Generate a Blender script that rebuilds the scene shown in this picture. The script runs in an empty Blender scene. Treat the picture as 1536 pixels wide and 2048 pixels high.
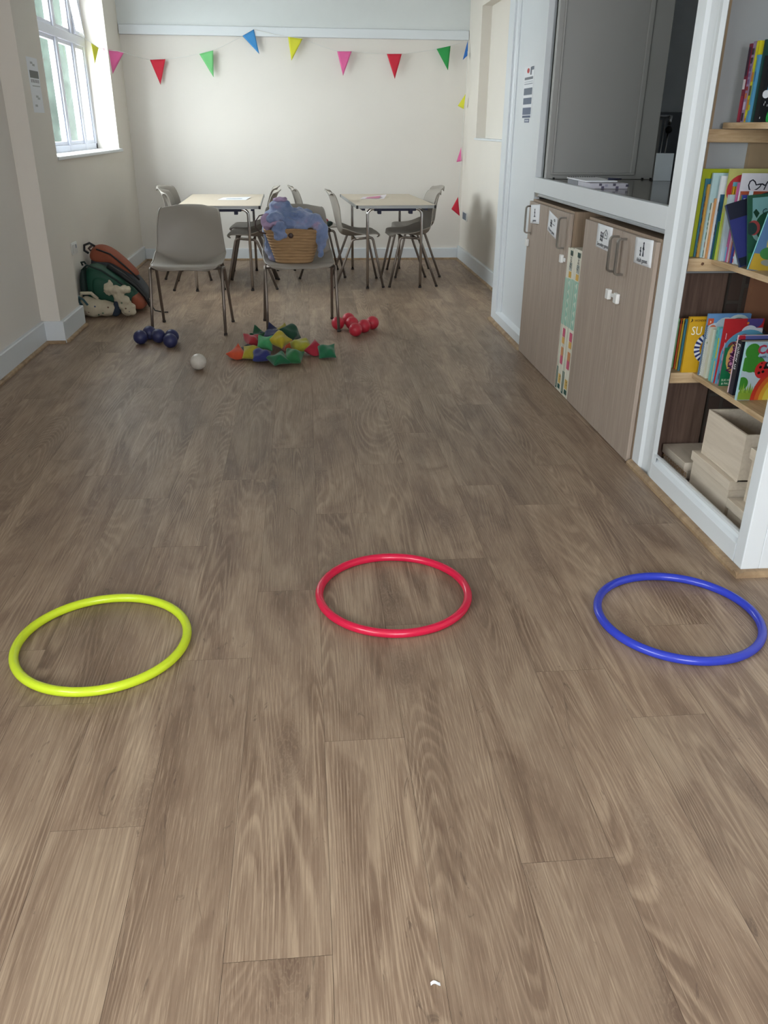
import bpy, bmesh, math, random
from mathutils import Vector, Matrix, noise
random.seed(7)
R = math.radians
SC = bpy.context.scene
COL = SC.collection

# ------------------------------------------------------------------ camera
cam_d = bpy.data.cameras.new('camera'); cam = bpy.data.objects.new('camera', cam_d); COL.objects.link(cam)
PITCH, YAW, ROLL = R(25.1107), R(5.3572), R(0.5194)
fwd = Vector((math.sin(YAW)*math.cos(PITCH), math.cos(YAW)*math.cos(PITCH), -math.sin(PITCH)))
rgt = Vector((math.cos(YAW), -math.sin(YAW), 0)); up = rgt.cross(fwd)
r_ = rgt*math.cos(ROLL)+up*math.sin(ROLL); u_ = -rgt*math.sin(ROLL)+up*math.cos(ROLL)
cam.matrix_world = Matrix(((r_.x, u_.x, -fwd.x, 0), (r_.y, u_.y, -fwd.y, 0), (r_.z, u_.z, -fwd.z, 1.30), (0, 0, 0, 1)))
cam_d.sensor_fit = 'VERTICAL'; cam_d.sensor_height = 36; cam_d.lens = 1645.95/2048*36
cam_d.clip_start = .02; cam_d.clip_end = 200
SC.camera = cam

# ------------------------------------------------------------------ light and exposure
SC.view_settings.view_transform = 'Standard'; SC.view_settings.look = 'None'
SC.view_settings.gamma = 1; SC.view_settings.use_curve_mapping = False
SC.view_settings.exposure = 0.0
W = bpy.data.worlds.new('overcast_sky'); SC.world = W; W.use_nodes = True
bg = W.node_tree.nodes['Background']; bg.inputs[0].default_value = (.93, .96, 1, 1); bg.inputs[1].default_value = 20.5

def portal(name, loc, direction, sx, sy):
    """marks a window opening so that the sky light coming through it is sampled well"""
    d = bpy.data.lights.new(name, 'AREA'); d.shape = 'RECTANGLE'; d.size = sx; d.size_y = sy; d.cycles.is_portal = True
    o = bpy.data.objects.new(name, d); COL.objects.link(o); o.location = loc
    o.rotation_euler = Vector(direction).to_track_quat('-Z', 'Y').to_euler()
portal('window_portal', (-2.0, 7.465, 1.725), (1, 0, 0), 2.2, 1.35)
portal('near_window_portal', (-2.0, -.75, 1.55), (1, 0, 0), 3.1, 1.35)
portal('rear_window_portal', (.35, -2.76, 1.55), (0, 1, 0), 1.75, 1.35)

# ------------------------------------------------------------------ materials
def lin(c):
    return tuple((x/12.92 if x <= .04045 else ((x+.055)/1.055)**2.4) for x in (v/255 for v in c))
MATS = {}
def mat(name, rgb, rough=.6, metal=0, var=.06, scale=8, bump=0, spec=.5, bscale=200, sheen=0, stretch=(1, 1, 1)):
    """principled material with a slight procedural noise variation; rgb in 0..255"""
    if name in MATS: return MATS[name]
    m = bpy.data.materials.new(name); m.use_nodes = True; nt = m.node_tree; N = nt.nodes; L = nt.links
    b = N['Principled BSDF']; b.inputs['Roughness'].default_value = rough; b.inputs['Metallic'].default_value = metal
    b.inputs['Specular IOR Level'].default_value = spec
    if sheen: b.inputs['Sheen Weight'].default_value = sheen
    tc = N.new('ShaderNodeTexCoord'); mp = N.new('ShaderNodeMapping'); mp.inputs['Scale'].default_value = stretch
    L.new(tc.outputs['Object'], mp.inputs[0])
    n = N.new('ShaderNodeTexNoise'); n.inputs['Scale'].default_value = scale; n.inputs['Detail'].default_value = 3
    L.new(mp.outputs[0], n.inputs['Vector'])
    c = lin(rgb); rp = N.new('ShaderNodeValToRGB')
    rp.color_ramp.elements[0].position = .3; rp.color_ramp.elements[1].position = .7
    rp.color_ramp.elements[0].color = (*[x*(1-var) for x in c], 1)
    rp.color_ramp.elements[1].color = (*[min(1, x*(1+var)) for x in c], 1)
    L.new(n.outputs[0], rp.inputs[0]); L.new(rp.outputs[0], b.inputs['Base Color'])
    if bump:
        n2 = N.new('ShaderNodeTexNoise'); n2.inputs['Scale'].default_value = bscale; L.new(mp.outputs[0], n2.inputs['Vector'])
        bp = N.new('ShaderNodeBump'); bp.inputs['Strength'].default_value = bump; bp.inputs['Distance'].default_value = .002
        L.new(n2.outputs[0], bp.inputs['Height']); L.new(bp.outputs[0], b.inputs['Normal'])
    MATS[name] = m; return m

def woodmat(name, a, b_, stretch, scale=6, rough=.5, c=None):
    if name in MATS: return MATS[name]
    m = bpy.data.materials.new(name); m.use_nodes = True; nt = m.node_tree; N = nt.nodes; L = nt.links
    b = N['Principled BSDF']; b.inputs['Roughness'].default_value = rough; b.inputs['Specular IOR Level'].default_value = .35
    tc = N.new('ShaderNodeTexCoord'); mp = N.new('ShaderNodeMapping'); mp.inputs['Scale'].default_value = stretch
    L.new(tc.outputs['Object'], mp.inputs[0])
    n = N.new('ShaderNodeTexNoise'); n.inputs['Scale'].default_value = scale; n.inputs['Detail'].default_value = 6; n.inputs['Roughness'].default_value = .62; n.inputs['Distortion'].default_value = .6
    L.new(mp.outputs[0], n.inputs['Vector'])
    rp = N.new('ShaderNodeValToRGB'); rp.color_ramp.elements[0].position = .32; rp.color_ramp.elements[1].position = .68
    rp.color_ramp.elements[0].color = (*lin(a), 1); rp.color_ramp.elements[1].color = (*lin(b_), 1)
    L.new(n.outputs[0], rp.inputs[0]); L.new(rp.outputs[0], b.inputs['Base Color'])
    MATS[name] = m; return m

def floormat():
    m = bpy.data.materials.new('oak_plank_floor'); m.use_nodes = True; nt = m.node_tree; N = nt.nodes; L = nt.links
    b = N['Principled BSDF']; b.inputs['Specular IOR Level'].default_value = .5
    uv = N.new('ShaderNodeUVMap'); uv.uv_map = 'grain'; tone = N.new('ShaderNodeUVMap'); tone.uv_map = 'tone'
    sep = N.new('ShaderNodeSeparateXYZ'); L.new(tone.outputs[0], sep.inputs[0])
    def mp(sx, sy):
        q = N.new('ShaderNodeMapping'); q.inputs['Scale'].default_value = (sx, sy, 1); L.new(uv.outputs[0], q.inputs[0]); return q.outputs[0]
    def nz(v, sc, det=3, rough=.5, dist=0):
        q = N.new('ShaderNodeTexNoise'); q.noise_dimensions = '2D'; q.inputs['Scale'].default_value = sc; q.inputs['Detail'].default_value = det
        q.inputs['Roughness'].default_value = rough; q.inputs['Distortion'].default_value = dist; L.new(v, q.inputs['Vector']); return q.outputs[0]
    def M(op, a, c=None, d=None):
        q = N.new('ShaderNodeMath'); q.operation = op
        for i, x in enumerate((a, c, d)):
            if x is None: continue
            if isinstance(x, (int, float)): q.inputs[i].default_value = x
            else: L.new(x, q.inputs[i])
        return q.outputs[0]
    def ramp(v, *st):
        q = N.new('ShaderNodeValToRGB'); L.new(v, q.inputs[0]); e = q.color_ramp.elements
        while len(e) < len(st): e.new(.5)
        for i, (p, c) in enumerate(st): e[i].position = p; e[i].color = (*c, 1) if isinstance(c, tuple) else (c, c, c, 1)
        return q.outputs[0]
    def mixc(f, a, c, mode='MIX'):
        q = N.new('ShaderNodeMix'); q.data_type = 'RGBA'; q.blend_type = mode
        if isinstance(f, (int, float)): q.inputs[0].default_value = f
        else: L.new(f, q.inputs[0])
        for i, x in ((6, a), (7, c)):
            if isinstance(x, tuple): q.inputs[i].default_value = (*x, 1)
            else: L.new(x, q.inputs[i])
        return q.outputs[2]
    warp = nz(mp(4.4, .42), 1.0, 1.6, .4, .25)
    ring = M('FRACT', M('MULTIPLY', warp, 46))
    line = ramp(ring, (0, 0.), (.45, .0), (.75, 1.), (.88, .8), (1, 0.))
    fine = nz(mp(260, 4), 1.0, 4, .65)
    pores = nz(mp(330, 7), 1.0, 4, .75)
    cloud = nz(mp(8, 1.5), 1.0, 4, .55, .8)
    knots = nz(mp(6.5, 2.6), 1.0, 3, .5, 1.2)
    base = ramp(cloud, (.30, lin((117, 95, 78))), (.50, lin((145, 122, 102))), (.72, lin((166, 144, 122))))
    base = mixc(M('MULTIPLY', ramp(knots, (.56, 0.), (.78, 1.)), .6), base, lin((104, 80, 64)))
    mask = M('MULTIPLY', line, ramp(nz(mp(4, .8), 1.3, 2), (.38, .06), (.64, .46)))
    base = mixc(mask, base, lin((192, 168, 142)))
    base = mixc(M('MULTIPLY', ramp(fine, (.44, 0.), (.60, 1.)), .36), base, lin((110, 86, 68)))
    base = mixc(M('MULTIPLY', ramp(pores, (.55, 0.), (.66, 1.)), .40), base, lin((194, 170, 144)))
    base = mixc(M('MULTIPLY', ramp(nz(mp(16, 3.5), 1.0, 5, .75, 2.), (.66, 0.), (.72, 1.)), .5), base, lin((76, 60, 50)))
    vo = N.new('ShaderNodeTexVoronoi'); vo.voronoi_dimensions = '2D'; vo.inputs['Scale'].default_value = 1.0; L.new(mp(3.4, 1.15), vo.inputs['Vector'])
    kd = M('ADD', vo.outputs['Distance'], M('MULTIPLY', nz(mp(22, 9), 1.0, 4, .7), .16))
    base = mixc(M('MULTIPLY', ramp(kd, (.10, 1.), (.26, 0.)), .55), base, lin((98, 76, 62)))
    krg = M('FRACT', M('MULTIPLY', kd, 34))
    base = mixc(M('MULTIPLY', M('MULTIPLY', ramp(krg, (.6, 0.), (.85, 1.), (1, 0.)), ramp(kd, (.14, 1.), (.32, 0.))), .2), base, lin((186, 164, 138)))
    tn = M('MULTIPLY_ADD', sep.outputs[0], .17, .865)
    comb = N.new('ShaderNodeCombineXYZ')
    for i in range(3): L.new(tn, comb.inputs[i])
    base = mixc(1.0, base, comb.outputs[0], 'MULTIPLY')
    L.new(base, b.inputs['Base Color'])
    L.new(M('MULTIPLY_ADD', fine, .22, .33), b.inputs['Roughness'])
    bp = N.new('ShaderNodeBump'); bp.inputs['Strength'].default_value = .25; bp.inputs['Distance'].default_value = .0008
    L.new(pores, bp.inputs['Height']); L.new(bp.outputs[0], b.inputs['Normal'])
    return m

WALL = mat('cream_wall_paint', (228, 223, 216), .85, var=.015, scale=2, spec=.2)
WALLW = mat('pale_wall_paint', (227, 221, 212), .85, var=.015, scale=2, spec=.2)
CEIL = mat('white_ceiling_paint', (226, 228, 226), .9, var=.01, spec=.2)
GLOSSW = mat('white_gloss_paint', (220, 225, 229), .38, var=.015, scale=3)
SHUT = mat('off_white_panel_paint', (158, 158, 155), .5, var=.015, scale=3)
KWALL = mat('grey_kitchen_wall', (222, 226, 230), .7, var=.03)
KTILE = mat('charcoal_splashback', (112, 116, 124), .3, var=.05)
UPVC = mat('white_window_frame', (206, 208, 220), .35, var=.01)
QUAD = woodmat('oak_beading', (128, 104, 80), (176, 150, 118), (1.5, 1.5, 1.5), 9)
CABW = woodmat('ash_cabinet_veneer', (156, 140, 127), (176, 161, 148), (26, 26, 1.1), 3)
CABE = woodmat('ash_cabinet_edging', (140, 120, 102), (166, 144, 122), (26, 26, 1.1), 3)
DARKW = woodmat('walnut_panel', (92, 72, 64), (120, 98, 86), (24, 24, 1.2), 3)
PINE = woodmat('pine_board', (178, 148, 112), (206, 180, 144), (3, 30, 30), 3)
PINEY = woodmat('pine_board_lengthways', (178, 148, 112), (208, 182, 146), (30, 3, 30), 3)
BOXW = woodmat('pale_plywood', (206, 192, 174), (220, 207, 190), (20, 1.5, 20), 3)
TERRA = mat('terracotta_board', (150, 104, 78), .7, var=.12, scale=5)
ALU = mat('aluminium', (176, 180, 184), .35, .9)
CHROME = mat('chrome', (205, 205, 208), .14, 1.0)
STEEL = mat('brushed_steel', (150, 146, 140), .3, 1.0)
LEGM = mat('grey_tube_metal', (128, 118, 110), .38, .75)
RUBB = mat('dark_rubber', (52, 46, 44), .8)
BLACK = mat('black_plastic', (22, 22, 25), .5)
NAVYP = mat('navy_metal', (30, 34, 62), .5, .2)
SHELL = mat('grey_polypropylene', (150, 143, 134), .42, var=.02, bump=.15, bscale=900)
TTOP = mat('beige_laminate', (198, 184, 164), .4, var=.05, scale=60)
TEDGE = mat('silver_edge_band', (170, 172, 172), .35, .7)
PAPER = mat('white_paper', (232, 234, 238), .8, var=.01)
INK = mat('dark_ink', (40, 44, 56), .8)
INKG = mat('grey_ink', (120, 128, 140), .8)
PLAST = mat('white_plastic', (232, 232, 230), .35, var=.01)

# ------------------------------------------------------------------ mesh helpers
class MB:
    """collects shapes in world coordinates, built as one mesh object"""
    def __init__(s): s.v = []; s.f = []; s.mi = []; s.mats = []; s.sm = []
    def _m(s, m):
        if m is None: return 0
        if m not in s.mats: s.mats.append(m)
        return s.mats.index(m)
    def add(s, vs, fs, m=None, smooth=False):
        k = len(s.v); s.v += [tuple(v) for v in vs]
        for f in fs: s.f.append([i+k for i in f]); s.mi.append(s._m(m)); s.sm.append(smooth)
        return s
    def box(s, a, b, m=None, bev=0, rot=None, piv=None):
        x0, y0, z0 = [min(p, q) for p, q in zip(a, b)]; x1, y1, z1 = [max(p, q) for p, q in zip(a, b)]
        bm = bmesh.new(); bmesh.ops.create_cube(bm, size=1)
        for v in bm.verts: v.co = Vector((x0+(v.co.x+.5)*(x1-x0), y0+(v.co.y+.5)*(y1-y0), z0+(v.co.z+.5)*(z1-z0)))
        if bev: bmesh.ops.bevel(bm, geom=bm.edges[:], offset=bev, segments=2, affect='EDGES', clamp_overlap=True)
        if rot is not None:
            p = Vector(piv or a)
            for v in bm.verts: v.co = p + rot @ (v.co-p)
        bm.verts.ensure_lookup_table()
        s.add([v.co.copy() for v in bm.verts], [[v.index for v in f.verts] for f in bm.faces], m); bm.free(); return s
    def prism(s, poly, axis, a, b, m=None, smooth=False):
        """extrude a 2-D polygon along axis 'x','y' or 'z' from a to b"""
        def P(p, t): return {'x': (t, p[0], p[1]), 'y': (p[0], t, p[1]), 'z': (p[0], p[1], t)}[axis]
        n = len(poly); vs = [P(p, a) for p in poly]+[P(p, b) for p in poly]
        fs = [[i, (i+1) % n, (i+1) % n+n, i+n] for i in range(n)]
        s.add(vs, fs, m, smooth); s.add(vs, [list(range(n))[::-1], [i+n for i in range(n)]], m); return s
    def tube(s, pts, r, m=None, n=10, closed=False, caps=True):
        pts = [Vector(p) for p in pts]; N_ = len(pts); vs = []; prev = None
        rs = r if isinstance(r, (list, tuple)) else [r]*N_
        for i, p in enumerate(pts):
            a = pts[(i-1) % N_] if (closed or i) else p; b = pts[(i+1) % N_] if (closed or i < N_-1) else p
            t = (b-a).normalized()
            if prev is None:
                ref = Vector((0, 0, 1)) if abs(t.z) < .9 else Vector((1, 0, 0)); u = t.cross(ref).normalized()
            else: u = (prev - t*prev.dot(t)).normalized()
            prev = u; w = t.cross(u)
            for k in range(n):
                an = 2*math.pi*k/n; vs.append(p+(u*math.cos(an)+w*math.sin(an))*rs[i])
        fs = []
        for i in range(N_ if closed else N_-1):
            j = (i+1) % N_
            for k in range(n): fs.append([i*n+k, i*n+(k+1) % n, j*n+(k+1) % n, j*n+k])
        s.add(vs, fs, m, True)
        if caps and not closed: s.add(vs[:n], [list(range(n))[::-1]], m); s.add(vs[-n:], [list(range(n))], m)
        return s
    def ball(s, c, r, m=None, seg=24, rings=14):
        c = Vector(c); rr = r if isinstance(r, (tuple, list)) else (r, r, r); vs = [c+Vector((0, 0, rr[2]))]
        for i in range(1, rings):
            t = math.pi*i/rings
            for k in range(seg):
                a = 2*math.pi*k/seg; vs.append(c+Vector((rr[0]*math.sin(t)*math.cos(a), rr[1]*math.sin(t)*math.sin(a), rr[2]*math.cos(t))))
        vs.append(c-Vector((0, 0, rr[2]))); fs = [[0, 1+k, 1+(k+1) % seg] for k in range(seg)]
        for i in range(rings-2):
            for k in range(seg):
                a = 1+i*seg+k; b = 1+i*seg+(k+1) % seg; fs.append([a, a+seg, b+seg, b])
        l = len(vs)-1; o = 1+(rings-2)*seg; fs += [[l, o+(k+1) % seg, o+k] for k in range(seg)]
        return s.add(vs, fs, m, True)
    def grid(s, fn, nu, nv, m=None, smooth=True, wrap=False):
        vs = [fn(i/nu, j/nv) for j in range(nv+1) for i in range(nu + (0 if wrap else 1))]; w = nu if wrap else nu+1
        fs = [[j*w+i, j*w+(i+1) % w, (j+1)*w+(i+1) % w, (j+1)*w+i] for j in range(nv) for i in range(nu)]
        return s.add(vs, fs, m, smooth)
    def build(s, name, m=None, parent=None, bev=0, org=None):
        me = bpy.data.meshes.new(name)
        o_ = Vector(org) if org is not None else (Vector(parent['_o']) if parent is not None and '_o' in parent else Vector((0, 0, 0)))
        me.from_pydata([tuple(Vector(v)-o_) for v in s.v], [], s.f)
        for q in (s.mats or [m]): me.materials.append(q)
        for p, mi, sm in zip(me.polygons, s.mi, s.sm): p.material_index = mi; p.use_smooth = sm
        if s.mats and m is not None and len(s.mats) == 0: me.materials.append(m)
        me.validate(); me.update()
        bm = bmesh.new(); bm.from_mesh(me); bmesh.ops.remove_doubles(bm, verts=bm.verts[:], dist=1e-6); bmesh.ops.recalc_face_normals(bm, faces=bm.faces[:]); bm.to_mesh(me); bm.free()
        ob = bpy.data.objects.new(name, me); COL.objects.link(ob)
        if parent is not None: ob.parent = parent; ob['_o'] = tuple(o_)
        else: ob.location = o_; ob['_o'] = tuple(o_)
        if bev:
            md = ob.modifiers.new('bevel', 'BEVEL'); md.width = bev; md.segments = 2; md.limit_method = 'ANGLE'
        return ob

def tag(o, label, cat, group=None):
    o['label'] = label; o['category'] = cat
    if group: o['group'] = group
    return o
def thing(name, label, cat, loc=(0, 0, 0), group=None):
    o = bpy.data.objects.new(name, None); COL.objects.link(o); o.location = loc; o.empty_display_size = .05
    o['_o'] = tuple(loc); return tag(o, label, cat, group)
def struct(o): o['kind'] = 'structure'; return o
def lab(o, l): o['label'] = l; return o
def box(name, a, b, m, parent=None, bev=0, org=None): return MB().box(a, b, None).build(name, m, parent, bev, org)
def copytree(root, loc, rotz, label):
    r = root.copy(); COL.objects.link(r); r.location = loc; r.rotation_euler = (0, 0, rotz); r['label'] = label
    for ch in list(root.children):
        c = ch.copy(); COL.objects.link(c); c.parent = r
        for g in list(ch.children):
            d = g.copy(); COL.objects.link(d); d.parent = c
    return r

def text_mesh(s, size, extr=.0002, bold=0):
    cu = bpy.data.curves.new('lettering', 'FONT'); cu.body = s; cu.size = size; cu.extrude = extr; cu.align_x = 'CENTER'; cu.align_y = 'CENTER'; cu.resolution_u = 2; cu.offset = bold
    ob = bpy.data.objects.new('lettering', cu); COL.objects.link(ob)
    dg = bpy.context.evaluated_depsgraph_get(); me = bpy.data.meshes.new_from_object(ob.evaluated_get(dg))
    vs = [v.co.copy() for v in me.vertices]; fs = [list(p.vertices) for p in me.polygons]
    bpy.data.objects.remove(ob); bpy.data.curves.remove(cu); bpy.data.meshes.remove(me)
    return vs, fs
def put_text(mb, s, size, origin, ux, uy, m, sx=1.0, rot=0, bold=0):
    """lettering laid on the plane origin + x*ux + y*uy"""
    vs, fs = text_mesh(s, size, .0002, bold); O = Vector(origin); ux = Vector(ux).normalized(); uy = Vector(uy).normalized(); n = ux.cross(uy)
    c, q = math.cos(rot), math.sin(rot)
    mb.add([O+ux*((v.x*sx)*c-v.y*q)+uy*((v.x*sx)*q+v.y*c)+n*(v.z) for v in vs], fs, m)

# ================================================================== ROOM
# floor: one mesh with a face per plank, joints where the photo shows them
PW, PL = .187, 1.245; X0 = .008
ends = {-4: .35, -3: 1.29, -2: .05+1.37-1.245, -1: .968, 0: .27, 1: 1.13, 2: .62, 3: 1.74, 4: .295, -5: .9, 5: .8}
ends = {-3: 1.29, -2: .62, -1: .968, 0: .27, 2: 1.133, 3: .497, 4: .297, 1: .75}
fm = MB(); uvg = []; uvt = []; rnd = random.Random(3)
for k in range(-13, 22):
    xa = X0+k*PW; e = ends.get(k, rnd.random()*PL); y = e-math.ceil((e+3.6)/PL)*PL
    if k == 2: pass
    while y < 10.2:
        g = .00035
        fm.add([(xa+g, y+g, 0), (xa+PW-g, y+g, 0), (xa+PW-g, y+PL-g, 0), (xa+g, y+PL-g, 0)], [[0, 1, 2, 3]])
        su, sv, t = rnd.random()*50, rnd.random()*50, rnd.random()
        uvg.append([(su, sv), (su+PW, sv), (su+PW, sv+PL), (su, sv+PL)]); uvt.append((t, 0))
        y += PL
me = bpy.data.meshes.new('floor'); me.from_pydata(fm.v, [], fm.f); me.materials.append(floormat())
u1 = me.uv_layers.new(name='grain'); u2 = me.uv_layers.new(name='tone')
for i, p in enumerate(me.polygons):
    for j, li in enumerate(p.loop_indices): u1.data[li].uv = uvg[i][j]; u2.data[li].uv = uvt[i]
fl = bpy.data.objects.new('floor', me); COL.objects.link(fl); struct(fl)
struct(box('trim_subfloor', (-2.5, -3.6, -.06), (4.2, 10.2, -.0012), mat('floor_joint', (84, 70, 58), .9)))
CZ = 2.60
struct(box('ceiling', (-2.0, -2.75, CZ), (3.9, 9.5, CZ+.1), CEIL))
struct(box('wall_back', (-2.1, 9.17, 0), (3.9, 9.42, CZ), WALL))
# boxed bulkhead and white board across the top of the back wall
struct(MB().box((-1.70, 9.135, 2.15), (1.65, 9.169, CZ-.001), None).build('trim_bulkhead', mat('bulkhead_paint', (216, 220, 220), .6, var=.01)))
struct(MB().box((-1.695, 9.115, 2.068), (1.645, 9.168, 2.148), None).build('trim_board', GLOSSW, bev=.004))
# left wall: near length, chimney pier, window wall
def wall_with_hole(name, x0, x1, y0, y1, h0, h1, z0, z1, m):
    b = MB(); b.box((x0, y0, 0), (x1, h0, CZ)); b.box((x0, h1, 0), (x1, y1, CZ)); b.box((x0, h0, 0), (x1, h1, z0)); b.box((x0, h0, z1), (x1, h1, CZ))
    return struct(b.build(name, m))
wall_with_hole('wall_left_near', -1.99, -1.72, -2.6, 5.52, -2.25, .75, .9, 2.2, WALL)
struct(box('wall_left_pier', (-1.99, 5.52, 0), (-1.60, 6.02, CZ), WALLW, bev=.003))
wall_with_hole('wall_left_window', -1.99, -1.70, 6.02, 9.17, 6.39, 8.54, 1.09, 2.36, WALLW)
# right wall with shallow recess
b = MB(); b.box((1.65, 6.10, 0), (1.74, 9.17, 1.205)); b.box((1.65, 6.10, 1.205), (1.74, 6.75, 2.29)); b.box((1.65, 8.53, 1.205), (1.74, 9.17, 2.29)); b.box((1.65, 6.10, 2.29), (1.74, 9.17, CZ)); b.box((1.74, 6.10, 0), (1.85, 9.17, CZ))
struct(b.build('wall_right', WALLW))
struct(box('trim_recess_sill', (1.635, 6.72, 1.190), (1.739, 8.55, 1.206), GLOSSW, bev=.003))
# rear wall behind the camera, with its wide glazed opening, and side wall of the near room
b = MB(); b.box((-2.0, -2.75, 0), (-.5, -2.6, CZ)); b.box((1.2, -2.75, 0), (3.9, -2.6, CZ)); b.box((-.5, -2.75, 2.2), (1.2, -2.6, CZ)); b.box((-.5, -2.75, 0), (1.2, -2.6, .9))
struct(b.build('wall_rear', WALL))
struct(box('wall_near_right', (3.75, -2.6, 0), (3.9, 2.2, CZ), WALL))

def skirt(name, pts, side, h=.135, t=.022):
    """white board with a rounded oak bead in front of it along a floor polyline; side=+1: room lies left of the run"""
    P2 = [Vector((p[0], p[1])) for p in pts]; w = MB(); q = MB()
    for i in range(len(P2)-1):
        a, c = P2[i], P2[i+1]; d = (c-a).normalized(); n = Vector((-d.y, d.x))*side
        ea = 0; 
        def mk(mb, prof):
            # extend at outer corners
            A = a; C = c+d*(t if i < len(P2)-2 and ext[i+1] else 0)
            vs = [(A.x+n.x*o, A.y+n.y*o, z) for o, z in prof]+[(C.x+n.x*o, C.y+n.y*o, z) for o, z in prof]; k = len(prof)
            mb.add(vs, [[j, (j+1) % k, (j+1) % k+k, j+k] for j in range(k)]+[list(range(k))[::-1], [j+k for j in range(k)]])
        ext = [False]*(len(P2))
        for j in range(1, len(P2)-1):
            d1 = P2[j]-P2[j-1]; d2 = P2[j+1]-P2[j]; cr = d1.x*d2.y-d1.y*d2.x
            ext[j] = (cr*side < 0)
        mk(w, [(0, 0), (t, 0), (t, h-.006), (t-.005, h), (0, h)])
        mk(q, [(t, 0), (t+.018, 0), (t+.017, .009), (t+.011, .015), (t, .018)])
    o = struct(w.build('baseboard_'+name, GLOSSW)); struct(q.build('trim_bead_'+name, QUAD)); return o
skirt('left_near', [(-1.72, -2.58), (-1.72, 5.52), (-1.60, 5.52), (-1.60, 6.02), (-1.70, 6.02), (-1.70, 9.17)], -1, .14)
skirt('back', [(-1.675, 9.17), (1.625, 9.17)], -1, .118)
skirt('right', [(1.65, 9.165), (1.65, 6.12)], -1, .14)

# ---- windows
def window(name, y0, y1, z0, z1, x, mulls, transom, ajar=None):
    f = MB(); w = .055; d = .06
    f.box((x-d, y0, z0), (x, y0+w, z1)); f.box((x-d, y1-w, z0), (x, y1, z1)); f.box((x-d, y0, z0), (x, y1, z0+.05)); f.box((x-d, y0, z1-w), (x, y1, z1))
    f.box((x-d, y0, transom-.035), (x+.004, y1, transom+.035))
    for m_ in mulls: f.box((x-d, m_-.035, z0), (x+.002, m_+.035, z1))
    fr = struct(f.build(name, UPVC, bev=.004))
    # sashes: an inner ring for every light
    ys = [y0+w]+[q for m_ in mulls for q in (m_-.035, m_+.035)]+[y1-w]
    gm = bpy.data.materials.get('window_glass')
    for i in range(0, len(ys), 2):
        for (za, zb) in ((z0+.05, transom-.035), (transom+.035, z1-w)):
            s_ = MB(); ya, yb = ys[i], ys[i+1]; k = .028; xx = x-.012
            s_.box((xx-.03, ya, za), (xx, ya+k, zb)); s_.box((xx-.03, yb-k, za), (xx, yb, zb)); s_.box((xx-.03, ya+k, za), (xx, yb-k, za+k)); s_.box((xx-.03, ya+k, zb-k), (xx, yb-k, zb))
            so = s_.build('sash', UPVC, fr)
            g = MB().box((xx-.018, ya+k, za+k), (xx-.014, yb-k, zb-k)).build('pane', gm, so)
            if ajar == (i//2, za > transom):
                piv = Vector((x, (ya+yb)/2, zb)); ang = R(-6)
                so.matrix_local = Matrix.Translation(piv) @ Matrix.Rotation(ang, 4, 'Y') @ Matrix.Translation(-piv)
                h_ = MB().box((xx, (ya+yb)/2-.05, za+.004), (xx+.018, (ya+yb)/2+.05, za+.018)).box((xx, (ya+yb)/2-.012, za), (xx+.03, (ya+yb)/2+.012, za+.022))
                h_.build('window_handle', PLAST, so)
    return fr
gm = bpy.data.materials.new('window_glass'); gm.use_nodes = True; nt = gm.node_tree
for n in list(nt.nodes): nt.nodes.remove(n)
o_ = nt.nodes.new('ShaderNodeOutputMaterial'); tr = nt.nodes.new('ShaderNodeBsdfTransparent'); gl = nt.nodes.new('ShaderNodeBsdfGlossy'); mx = nt.nodes.new('ShaderNodeMixShader'); fr_ = nt.nodes.new('ShaderNodeFresnel')
gl.inputs['Roughness'].default_value = .02; tr.inputs[0].default_value = (.95, .98, .97, 1); fr_.inputs[0].default_value = 1.3
mx.inputs[0].default_value = .07; nt.links.new(tr.outputs[0], mx.inputs[1]); nt.links.new(gl.outputs[0], mx.inputs[2]); nt.links.new(mx.outputs[0], o_.inputs[0])
window('window_1', 6.39, 8.54, 1.09, 2.36, -1.89, [7.04, 7.58, 8.12], 1.945, ajar=(3, True))
window('window_2', -2.25, .75, .9, 2.2, -1.90, [-1.25, -.25], 1.85)
b = MB(); x = -2.70
for q in (-.5, .32, 1.14): b.box((q, x, .9), (q+.06, x+.05, 2.2))
b.box((-.5, x, .9), (1.2, x+.05, .96)); b.box((-.5, x, 2.14), (1.2, x+.05, 2.2)); struct(b.build('window_3', UPVC))
struct(MB().box((-1.885, 6.33, 1.068), (-1.672, 8.585, 1.092)).build('trim_window_sill', GLOSSW, bev=.006))
struct(MB().box((-1.895, -2.31, .878), (-1.69, .81, .902)).build('trim_near_sill', GLOSSW, bev=.006))

# ---- outside: lawn, fence and clipped hedge beyond the far window
OUT = mat('outdoor_paving', (170, 172, 170), .9)
gr = struct(box('ground', (-14, -8, -.35), (-2.0, 22, -.3), OUT))
def hedge(y, x, h, r, i):
    rn = random.Random(i); mb = MB()
    def fn(u, v):
        a = u*2*math.pi; z = v*h; rr = r*(.75+.25*math.sin(v*math.pi))*(1 if v < .97 else .1)
        p = Vector((x+math.cos(a)*rr, y+math.sin(a)*rr, z-.3)); return p+noise.noise_vector(p*4+Vector((i, 0, 0)))*.12
    mb.grid(fn, 24, 30, None, True, wrap=True)
    o = mb.build('conifer', mat('conifer_green', (30, 40, 34), .9, var=.4, scale=6), org=(x, y, -.3))
    return tag(o, ['pale conifer seen blurred through the first visible pane of the left window', 'pale conifer seen blurred through the second visible pane of the left window', 'pale conifer seen through the pane nearest the back wall, farthest of the three'][i], 'tree', 'conifers outside the window')
hedge(14.2, -3.79, 5.6, .17, 0); hedge(17.3, -4.33, 5.2, .18, 1); hedge(21.0, -4.93, 7, .20, 2)

# ================================================================== RIGHT-HAND BUILT-IN PARTITION
PX = 1.36
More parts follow.
